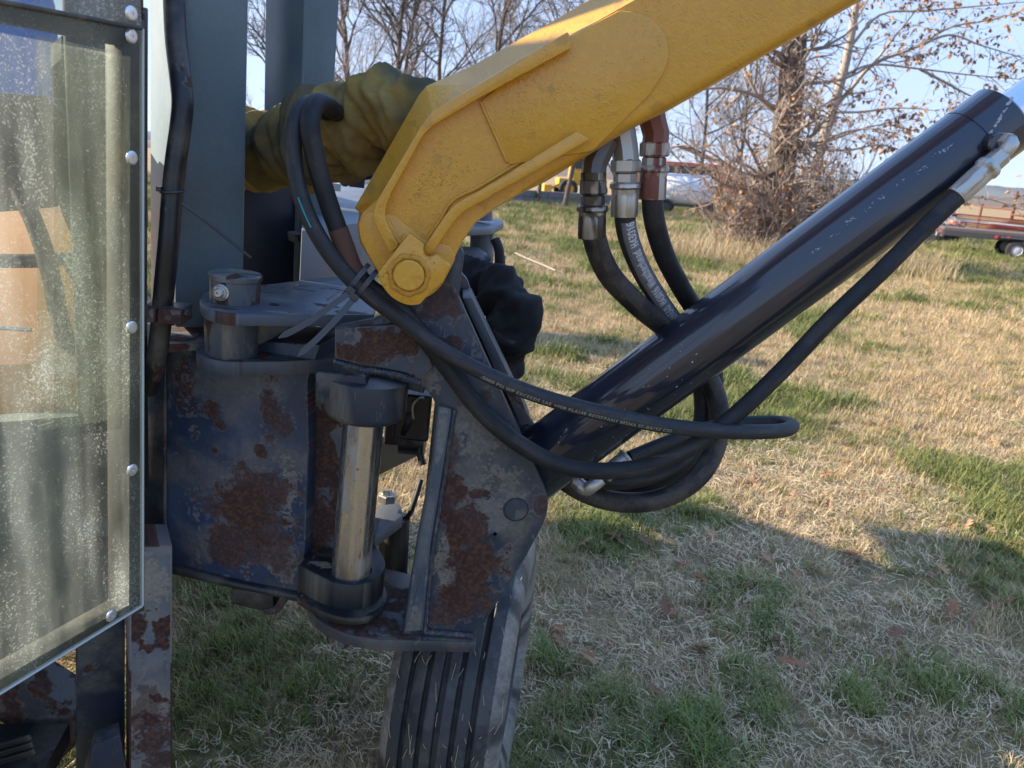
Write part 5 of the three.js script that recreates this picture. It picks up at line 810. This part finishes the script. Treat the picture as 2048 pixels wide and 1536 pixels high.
{ // sheds
  const shed = (name, label, u, v, yaw, w, h, d, wall, roof, win) => { const F = localFrame(u, v, yaw), t = thing(name, label, 'building', F.o); const wl = part(t, 'wall', lb(F, 0, h / 2, 0, w, h, d, 0.02), wall);
    const pr = (z) => [[-w / 2 - 0.25, h], [0, h + w * 0.16], [w / 2 + 0.25, h], [w / 2 + 0.25, h + 0.12], [0, h + w * 0.16 + 0.14], [-w / 2 - 0.25, h + 0.12]].map(([x, y]) => at(F, x, y, z)); part(t, 'roof', loft([pr(-d / 2 - 0.3), pr(d / 2 + 0.3)], 0.3), roof);
    for (const x of win) { const wn = part(t, 'window', lb(F, x, h * 0.55, d / 2 + 0.01, 0.9, 0.9, 0.06, 0.01), mWhite); part(wn, 'pane', lb(F, x, h * 0.55, d / 2 + 0.04, 0.74, 0.74, 0.04, 0.01), mGlassDark); } return t; };
  shed('red_shed', 'long red-roofed shed behind the hose fittings', 1345, 404, -0.1, 14, 4.8, 6, std([0.50, 0.27, 0.13], 0.8), mRed, [-2, 0, 2]);
  shed('pale_shed', 'pale cream shed half hidden behind the slender tree', 1700, 418, 0.15, 6, 2.4, 4, std([0.62, 0.58, 0.46], 0.8), std([0.30, 0.29, 0.28], 0.6), [-1.5, 1.5]);
  shed('farm_house', 'cream house with a brown roof seen below the canvas sleeve', 765, 372, 0.3, 8, 3.2, 6, std([0.58, 0.50, 0.40], 0.8), std([0.26, 0.18, 0.15], 0.7), [-2.5, 0, 2.5]);
  { const b = P(48, 300, 8); b.y = gy(b.x, b.z); const t = thing('blue_tank', 'upright blue plastic tank seen through the window shield', 'tank', b); part(t, 'body', turned(b.clone(), V(0, 1, 0), [[0, 0], [0, 0.36], [0.1, 0.4], [2.9, 0.4], [3.2, 0.34], [3.4, 0.15], [3.42, 0]], 32), std([0.03, 0.14, 0.48], 0.45)); part(t, 'lid', turned(b.clone().add(V(0, 3.42, 0)), V(0, 1, 0), [[0, 0], [0, 0.14], [0.06, 0.13], [0.07, 0]], 20), mDarkSteel); }
  const F = localFrame(470, 372, 0.2), w = thing('storage_box', 'bright blue storage container between the two grey towers', 'container', F.o);
  const k = F.o.distanceTo(camera.position);
  part(w, 'body', lb(F, 0, 2.1, 0, 5, 4.2, 3, 0.05), std([0.02, 0.16, 0.60], 0.5)); part(w, 'door', lb(F, 1.2, 1.5, 1.52, 1.4, 2.6, 0.06), std([0.02, 0.13, 0.5], 0.5)); part(w, 'base', lb(F, 0, 0.15, 0, 5.1, 0.3, 3.1), std([0.6, 0.6, 0.58], 0.7));
}
{ // flatbed trailer, cars, corral panels, tyres, drum on the right
  const F = localFrame(1990, 512, -0.38), s = F.o.distanceTo(camera.position) / 28, mDeck = std([0.13, 0.09, 0.075], 0.85);
  const t = thing('flatbed_trailer', 'dark flatbed trailer with red tail lamps in the grass', 'trailer', F.o);
  const dk = part(t, 'deck', lb(F, 0.9 * s, 0.70 * s, 0, 5.0 * s, 0.05 * s, 1.5 * s), mDeck);
  for (let i = 0; i < 6; i++) part(dk, 'plank', lb(F, 0.9 * s, 0.735 * s, (-0.62 + i * 0.25) * s, 5.0 * s, 0.03 * s, 0.235 * s, 0.008), mDeck);
  part(t, 'side_rail', lb(F, 0.9 * s, 0.6 * s, 0.78 * s, 5.0 * s, 0.17 * s, 0.06 * s), mDarkSteel); part(t, 'side_rail', lb(F, 0.9 * s, 0.6 * s, -0.78 * s, 5.0 * s, 0.17 * s, 0.06 * s), mDarkSteel);
  part(t, 'rear_beam', lb(F, -1.6 * s, 0.58 * s, 0, 0.08 * s, 0.24 * s, 1.6 * s), mDarkSteel);
  part(t, 'ramp', merge([bar(at(F, -1.62 * s, 0.6 * s, 0.4 * s), at(F, -1.95 * s, 0.15 * s, 0.4 * s), 0.05, 0.08), bar(at(F, -1.62 * s, 0.6 * s, -0.4 * s), at(F, -1.95 * s, 0.15 * s, -0.4 * s), 0.05, 0.08)]), mDarkSteel);
  for (const [x, z] of [[-1.66, 0.6], [-1.66, -0.6], [-0.2, 0.82], [0.1, 0.82]]) part(t, 'tail_lamp', turned(at(F, x * s, 0.6 * s, z * s), x < -1 ? F.W.clone().negate() : F.N, [[0, 0], [0, 0.05 * s], [0.03 * s, 0.045 * s], [0.035 * s, 0]], 14), mLamp);
  part(t, 'plate', lb(F, -1.67 * s, 0.5 * s, -0.35 * s, 0.02, 0.12 * s, 0.26 * s, 0.004), std([0.4, 0.5, 0.52], 0.5));
  for (const x of [0.35, 1.15]) for (const z of [0.9, -0.9]) wheelAt(t, at(F, x * s, 0.27 * s, z * s), F.N, 0.27 * s, 0.19 * s, std([0.5, 0.5, 0.52], 0.4));
  part(t, 'fender', lb(F, 0.75 * s, 0.6 * s, 0.92 * s, 1.7 * s, 0.03 * s, 0.24 * s), mDarkSteel);
  const car = (name, label, u, v, yaw, m, k0) => { const F = localFrame(u, v, yaw), k = k0; const c = thing(name, label, 'car', F.o); const hw = 0.82 * k;
    const prof = (w, dy) => [[-2.1, 0.45], [-2.15, 0.75], [-2.0, 0.95], [-1.2, 1.02], [-0.75, 1.42], [0.75, 1.45], [1.35, 1.02], [2.0, 0.9], [2.2, 0.7], [2.2, 0.45], [1.7, 0.3], [-1.7, 0.3]]; const ringz = (z, sc) => prof().map(([x, y]) => at(F, x * k * sc, (y - 0.3) * k * (y > 1.1 ? 1 : 1) + 0.3 * k, z));
    const body = part(c, 'body', loft([ringz(-hw, 0.97), ringz(-hw * 0.8, 1), ringz(hw * 0.8, 1), ringz(hw, 0.97)], 0.5), m);
    for (const [a, b] of [[-0.95, -0.12], [-0.02, 0.85]]) part(c, 'window', loft([[a, b]].map(() => [[a, 1.06], [b, 1.06], [b - 0.1, 1.36], [a + 0.18, 1.36]].map(([x, y]) => at(F, x * k, y * k, hw + 0.005))).concat([[[a, 1.06], [b, 1.06], [b - 0.1, 1.36], [a + 0.18, 1.36]].map(([x, y]) => at(F, x * k, y * k, hw + 0.03))]), 0.3), mGlassDark);
    for (const x of [-1.35, 1.35]) for (const z of [0.76, -0.76]) wheelAt(c, at(F, x * k, 0.33 * k, z * k), F.N, 0.33 * k, 0.2 * k); return c; };
  car('parked_car', 'white car parked behind the flatbed trailer', 1893, 452, -0.2, mWhite, 1.0);
  car('parked_car', 'dark red car beyond the flatbed trailer', 2030, 474, -0.35, std([0.22, 0.03, 0.035], 0.3), 0.95);
  const Fq = localFrame(1872, 484, -0.25), ty = thing('tyre_stack', 'row of old dark tyres standing in the grass by the trailer', 'tyres', Fq.o), ks = Fq.o.distanceTo(camera.position) / 28;
  for (let i = 0; i < 6; i++) { const g = new THREE.TorusGeometry(0.22 * ks, 0.085 * ks, 10, 24); g.applyMatrix4(new THREE.Matrix4().makeBasis(Fq.N, Fq.U, Fq.W.clone().negate()).setPosition(at(Fq, (-0.5 + i * 0.2) * ks, 0.3 * ks, 0))); part(ty, 'tyre', g, mTyre); }
  const Fd = localFrame(1898, 484, 0), kd = Fd.o.distanceTo(camera.position) / 28;
  const dr = thing('orange_drum', 'orange drum between the tyres and the trailer', 'drum', Fd.o); part(dr, 'barrel', turned(Fd.o.clone(), V(0.1, 1, 0), [[0, 0], [0, 0.17], [0.2, 0.18], [0.22, 0.172], [0.4, 0.18], [0.58, 0.17], [0.6, 0.14], [0.6, 0]].map(([a, b]) => [a * kd, b * kd]), 24), std([0.62, 0.12, 0.06], 0.5)); part(dr, 'cap', turned(at(Fd, 0.03, 0.6 * kd, 0), V(0.1, 1, 0), [[0, 0], [0, 0.13 * kd], [0.05 * kd, 0.12 * kd], [0.05 * kd, 0]], 18), std([0.5, 0.25, 0.08], 0.5));
  // corral panels
  for (const [u0, v0, u1, v1, lab] of [[1952, 462, 2016, 468, 'low rusty corral panel, the shorter one beyond the trailer'], [2014, 470, 2080, 480, 'tall rusty corral panel with a bent corner beyond the trailer']]) {
    const a = groundAt(u0, v0 + 2), b = groundAt(u1, v1 + 2), k = a.distanceTo(camera.position) / 30, h = (lab[0] === 'l' ? 0.85 : 1.35) * k; b.y = a.y;
    const p = thing('corral_panel', lab, 'fence panel', a, 'pipe corral panels');
    for (const x of [0, 1]) part(p, 'post', rod(a.clone().lerp(b, x), a.clone().lerp(b, x).add(V(0, h + (x ? 0 : 0.15), 0)), 0.04 * k, 10), mRailRust);
    for (const y of lab[0] === 'l' ? [0.3, 0.95] : [0.2, 0.5, 0.95]) part(p, 'rail', rod(a.clone().add(V(0, h * y, 0)), b.clone().add(V(0, h * y, 0)), 0.03 * k, 10), mRailRust);
  }
  // scrap boards and an orange plank pile behind the trailer
  const Fp = localFrame(1975, 478, -0.3); const pp = thing('lumber_pile', 'pile of orange and white boards behind the trailer', 'boards', Fp.o), kp = Fp.o.distanceTo(camera.position) / 30, rr = rng(471);
  for (let i = 0; i < 8; i++) part(pp, 'board', bar(at(Fp, (-1.2 + 0.3 * rr()) * kp, (0.3 + 0.06 * i) * kp, (rr() - 0.5) * 0.4 * kp), at(Fp, (1.0 + 0.5 * rr()) * kp, (0.25 + 0.06 * i) * kp, (rr() - 0.5) * 0.4 * kp), 0.12 * kp, 0.04 * kp), [mWhite, mOrange, std([0.5, 0.3, 0.15], 0.8), mRed][i % 4]);
}
// ================================================================ grass, straw and fallen leaves
function tuft(seed, n, h, spread, lie, w) {
  const r = rng(seed), p = [], idx = [], nn = [];
  for (let b = 0; b < n; b++) {
    const a = r() * 6.28, L = h * (0.45 + 0.75 * r()), ox = (r() - 0.5) * spread, oz = (r() - 0.5) * spread, lean = lie ? 1.15 + 0.35 * r() : 0.15 + 0.55 * r(), seg = lie ? 5 : 4, wid = w * (0.6 + 0.7 * r()); let q = V(ox, lie ? 0.004 + 0.03 * r() : -0.005, oz), el = Math.PI / 2 - lean * (lie ? 1 : 0.4), az = a; const n0 = p.length / 3, curl = lie ? (r() - 0.5) * 1.0 : (r() - 0.5) * 0.5, drop = lie ? (r() - 0.6) * 0.5 : -0.22 - 0.35 * r();
    for (let k = 0; k <= seg; k++) { const d = V(Math.cos(az) * Math.cos(el), Math.sin(el), Math.sin(az) * Math.cos(el)), s = V(-Math.sin(az), 0, Math.cos(az)), hw = wid * (k === seg ? 0.12 : 1 - 0.55 * k / seg) / 2; p.push(q.x - s.x * hw, q.y, q.z - s.z * hw, q.x + s.x * hw, q.y + hw * 0.6, q.z + s.z * hw); const nv = s.clone().cross(d).normalize(); if (nv.y < 0) nv.negate(); nn.push(nv.x, nv.y, nv.z, nv.x, nv.y, nv.z); q = q.clone().addScaledVector(d, L / seg); el += drop * 0.8; az += curl * 0.6; }
    for (let k = 0; k < seg; k++) { const i = n0 + k * 2; idx.push(i, i + 1, i + 2, i + 1, i + 3, i + 2); }
  }
  const g = new THREE.BufferGeometry(); g.setAttribute('position', new THREE.Float32BufferAttribute(p, 3)); g.setAttribute('normal', new THREE.Float32BufferAttribute(nn, 3)); g.setIndex(idx); return g;
}
{
  const mBlade = new THREE.MeshStandardMaterial({ color: new THREE.Color(1, 1, 1), roughness: 0.8, side: THREE.DoubleSide });
  const mStraw = new THREE.MeshStandardMaterial({ color: new THREE.Color(1, 1, 1), roughness: 0.75, side: THREE.DoubleSide });
  const kinds = { straw: [], lying: [], green: [], tall: [] };
  const r = rng(501), D = ray(IW / 2, IH / 2);
  const put = (list, x, z, s, c, tilt = 0.12) => list.push([x, gy(x, z), z, s, r() * 6.28, (r() - 0.5) * tilt, c]);
  const ring = (r0, r1, perM2, scale) => {
    const a0 = -Math.PI / 2 - 0.80, a1 = -Math.PI / 2 + 0.80, n = Math.round((a1 - a0) / 2 * (r1 * r1 - r0 * r0) * perM2);
    for (let i = 0; i < n; i++) {
      const a = a0 + (a1 - a0) * r(), d = Math.sqrt(r0 * r0 + (r1 * r1 - r0 * r0) * r()), x = Math.cos(a) * d, z = Math.sin(a) * d, g = green(x, z) + 0.10 * (r() - 0.5), k = scale * (0.7 + 0.6 * r());
      const patch = fbm(x * 1.3 + 7, z * 1.3 + 7, 521, 3), b = 0.75 + 0.5 * r();
      const pg = 0.10 + 0.80 * sst(d < 3.2 ? 0.38 : 0.42, d < 3.2 ? 0.60 : 0.66, g);
      if (r() < pg) put(kinds.green, x, z, k * (0.6 + 0.8 * sst(0.45, 0.7, g)), mix3([0.125, 0.155, 0.025], [0.27, 0.255, 0.07], r()).map((v) => v * b));
      else { const c = mix3([0.46, 0.305, 0.135], [0.68, 0.50, 0.27], r()).map((v) => v * b); if (patch > 0.5 || d > 7 || r() < 0.45) put(kinds.straw, x, z, k, c); else put(kinds.lying, x, z, k, mix3(c, [0.66 * b, 0.51 * b, 0.32 * b], 0.5)); }
    }
  };
  ring(1.0, 3.2, 900, 0.85); ring(3.2, 6, 520, 1.0); ring(6, 11, 250, 1.3); ring(11, 22, 85, 2.0); ring(22, 45, 20, 3.2); ring(45, 75, 5, 5);
  for (const [u, v, n, R] of [[1500, 1375, 40, 0.09], [1385, 1445, 40, 0.08], [1545, 1450, 34, 0.07], [1700, 1405, 34, 0.08], [1840, 1375, 60, 0.13], [1480, 1195, 50, 0.16], [1510, 1260, 40, 0.13], [1990, 1420, 50, 0.14], [1095, 1330, 34, 0.08], [1450, 1525, 40, 0.1], [1180, 1400, 40, 0.12], [1330, 1500, 60, 0.15], [540, 1430, 40, 0.12], [640, 1390, 24, 0.08], [1400, 1030, 40, 0.15], [1190, 1060, 50, 0.14], [420, 1180, 40, 0.14]]) { const q = groundAt(u, v); for (let i = 0; i < n * 0.55; i++) { const a = r() * 6.28, d = R * 1.15 * Math.sqrt(r()), b = 0.75 + 0.5 * r(); put(kinds.green, q.x + Math.cos(a) * d, q.z + Math.sin(a) * d, 0.8 + 0.5 * r(), mix3([0.11, 0.15, 0.022], [0.23, 0.24, 0.055], r()).map((v) => v * b)); } }
  // longer dead stalks where the mower does not reach, round the thicket
  const f = groundAt(1500, 520);
  for (let i = 0; i < 900; i++) { const x = f.x + (r() - 0.4) * 7, z = f.z + 2.2 - r() * 4.5, b = 0.8 + 0.4 * r(); put(kinds.tall, x, z, 0.7 + 0.8 * r(), [0.52 * b, 0.38 * b, 0.20 * b], 0.3); }
  const geos = { straw: [tuft(531, 16, 0.07, 0.08, false, 0.0024), tuft(532, 16, 0.055, 0.09, false, 0.0022)], lying: [tuft(541, 11, 0.06, 0.12, true, 0.0032), tuft(542, 11, 0.05, 0.12, true, 0.0028)], green: [tuft(551, 26, 0.095, 0.06, false, 0.0030), tuft(552, 20, 0.07, 0.08, false, 0.0030)], tall: [tuft(561, 9, 0.55, 0.22, false, 0.006)] };
  const names = { straw: 'straw_grass', lying: 'matted_straw', green: 'green_grass', tall: 'tall_dead_grass' }, labels = { straw: 'pale dry stubble standing all over the lawn', lying: 'matted bleached straw lying on the ground', green: 'short green grass tufts growing through the straw', tall: 'tall tawny dead grass round the thicket' };
  const m4 = new THREE.Matrix4(), q = new THREE.Quaternion(), e = new THREE.Euler(), col = new THREE.Color();
  for (const k of Object.keys(kinds)) {
    const gl = geos[k], group = gl.length > 1 ? null : null;
    gl.forEach((g, gi) => {
      const list = kinds[k].filter((_, i) => i % gl.length === gi), im = new THREE.InstancedMesh(g, k === 'green' ? mBlade : mStraw, list.length);
      list.forEach(([x, y, z, s, a, tl, c], i) => { m4.compose(V(x, y, z), q.setFromEuler(e.set(tl, a, tl * 0.7)), V(s, s * (0.85 + 0.3 * hash(i, gi, 3)), s)); im.setMatrixAt(i, m4); im.setColorAt(i, col.setRGB(...c)); });
      im.name = numbered(names[k]); im.userData = { kind: 'stuff', label: labels[k], category: 'grass' }; im.castShadow = im.receiveShadow = true; scene.add(im);
    });
  }
  // fallen oak leaves, each its own thing
  const lobes = [[0, 0], [0.12, 0.05], [0.22, 0.2], [0.32, 0.07], [0.46, 0.27], [0.56, 0.09], [0.7, 0.24], [0.8, 0.08], [0.9, 0.12], [1, 0], [0.9, -0.12], [0.8, -0.08], [0.7, -0.24], [0.56, -0.09], [0.46, -0.27], [0.32, -0.07], [0.22, -0.2], [0.12, -0.05]];
  const lg = [0, 1, 2].map((v) => { const sh = new THREE.Shape(lobes.map(([x, y]) => new THREE.Vector2((x - 0.5) * 0.11, y * 0.11))), g = new THREE.ExtrudeGeometry(sh, { depth: 0.0006, bevelEnabled: false }), p = g.attributes.position; for (let i = 0; i < p.count; i++) { const x = p.getX(i), y = p.getY(i); p.setZ(i, p.getZ(i) + y * y * [14, 22, -9][v] + Math.sin(x * 45 + v) * 0.006); } g.rotateX(-Math.PI / 2); g.computeVertexNormals(); return g; });
  const lm = [[0.30, 0.135, 0.06], [0.42, 0.23, 0.11], [0.22, 0.10, 0.05]].map((c) => std(c, 0.8, { side: THREE.DoubleSide }));
  const spots = [[1745, 856], [1765, 862], [1950, 1055], [1975, 1070], [1930, 1060], [1560, 1105], [1530, 1128], [1590, 1165], [1625, 1150], [1700, 1140], [1700, 1125], [1755, 1170], [1360, 1140], [1420, 1085], [1345, 1238], [1290, 1095], [1230, 1090], [1170, 1095], [1480, 1185], [1395, 1170], [1860, 1160], [1880, 1150], [1900, 1235], [1980, 1225], [2010, 1215], [1790, 1280], [1580, 1340], [1330, 1232], [1550, 1300], [1110, 1270], [1120, 1300], [1170, 1330], [1310, 1400], [1395, 1310], [1650, 960], [1590, 1000], [1655, 1020], [1840, 905], [1990, 890], [1760, 990], [1690, 900], [1510, 970], [1880, 800], [1980, 1130], [2030, 1100]];
  const rl = rng(571);
  spots.forEach(([u, v], i) => { const p = groundAt(u, v), o = new THREE.Mesh(lg[i % 3], lm[Math.floor(rl() * 3)]); o.name = numbered('fallen_leaf'); o.position.set(p.x, p.y + 0.035, p.z); o.rotation.set((rl() - 0.5) * 0.9, rl() * 6.28, (rl() - 0.5) * 0.9); o.scale.setScalar(0.6 + 0.5 * rl()); o.castShadow = o.receiveShadow = true; o.userData = { label: 'curled brown oak leaf lying in the grass', category: 'leaf', group: 'fallen oak leaves on the lawn' }; scene.add(o); });
  // a broken pale branch on the lawn
  const tw = groundAt(1075, 505), br = thing('fallen_branch', 'bleached forked twig lying on the lawn beyond the pump', 'branch', tw);
  const s1 = [[1030, 515], [1055, 527], [1085, 540], [1110, 552]].map(([u, v]) => groundAt(u, v).add(V(0, 0.09, 0))), s2 = [[1052, 525], [1075, 518], [1105, 518]].map(([u, v]) => groundAt(u, v).add(V(0, 0.11, 0)));
  part(br, 'stem', tube(s1, 0.012, 20, 8), mTwigPale); part(br, 'fork', tube(s2, 0.009, 20, 8), mTwigPale);
}
renderer.render(scene, camera);
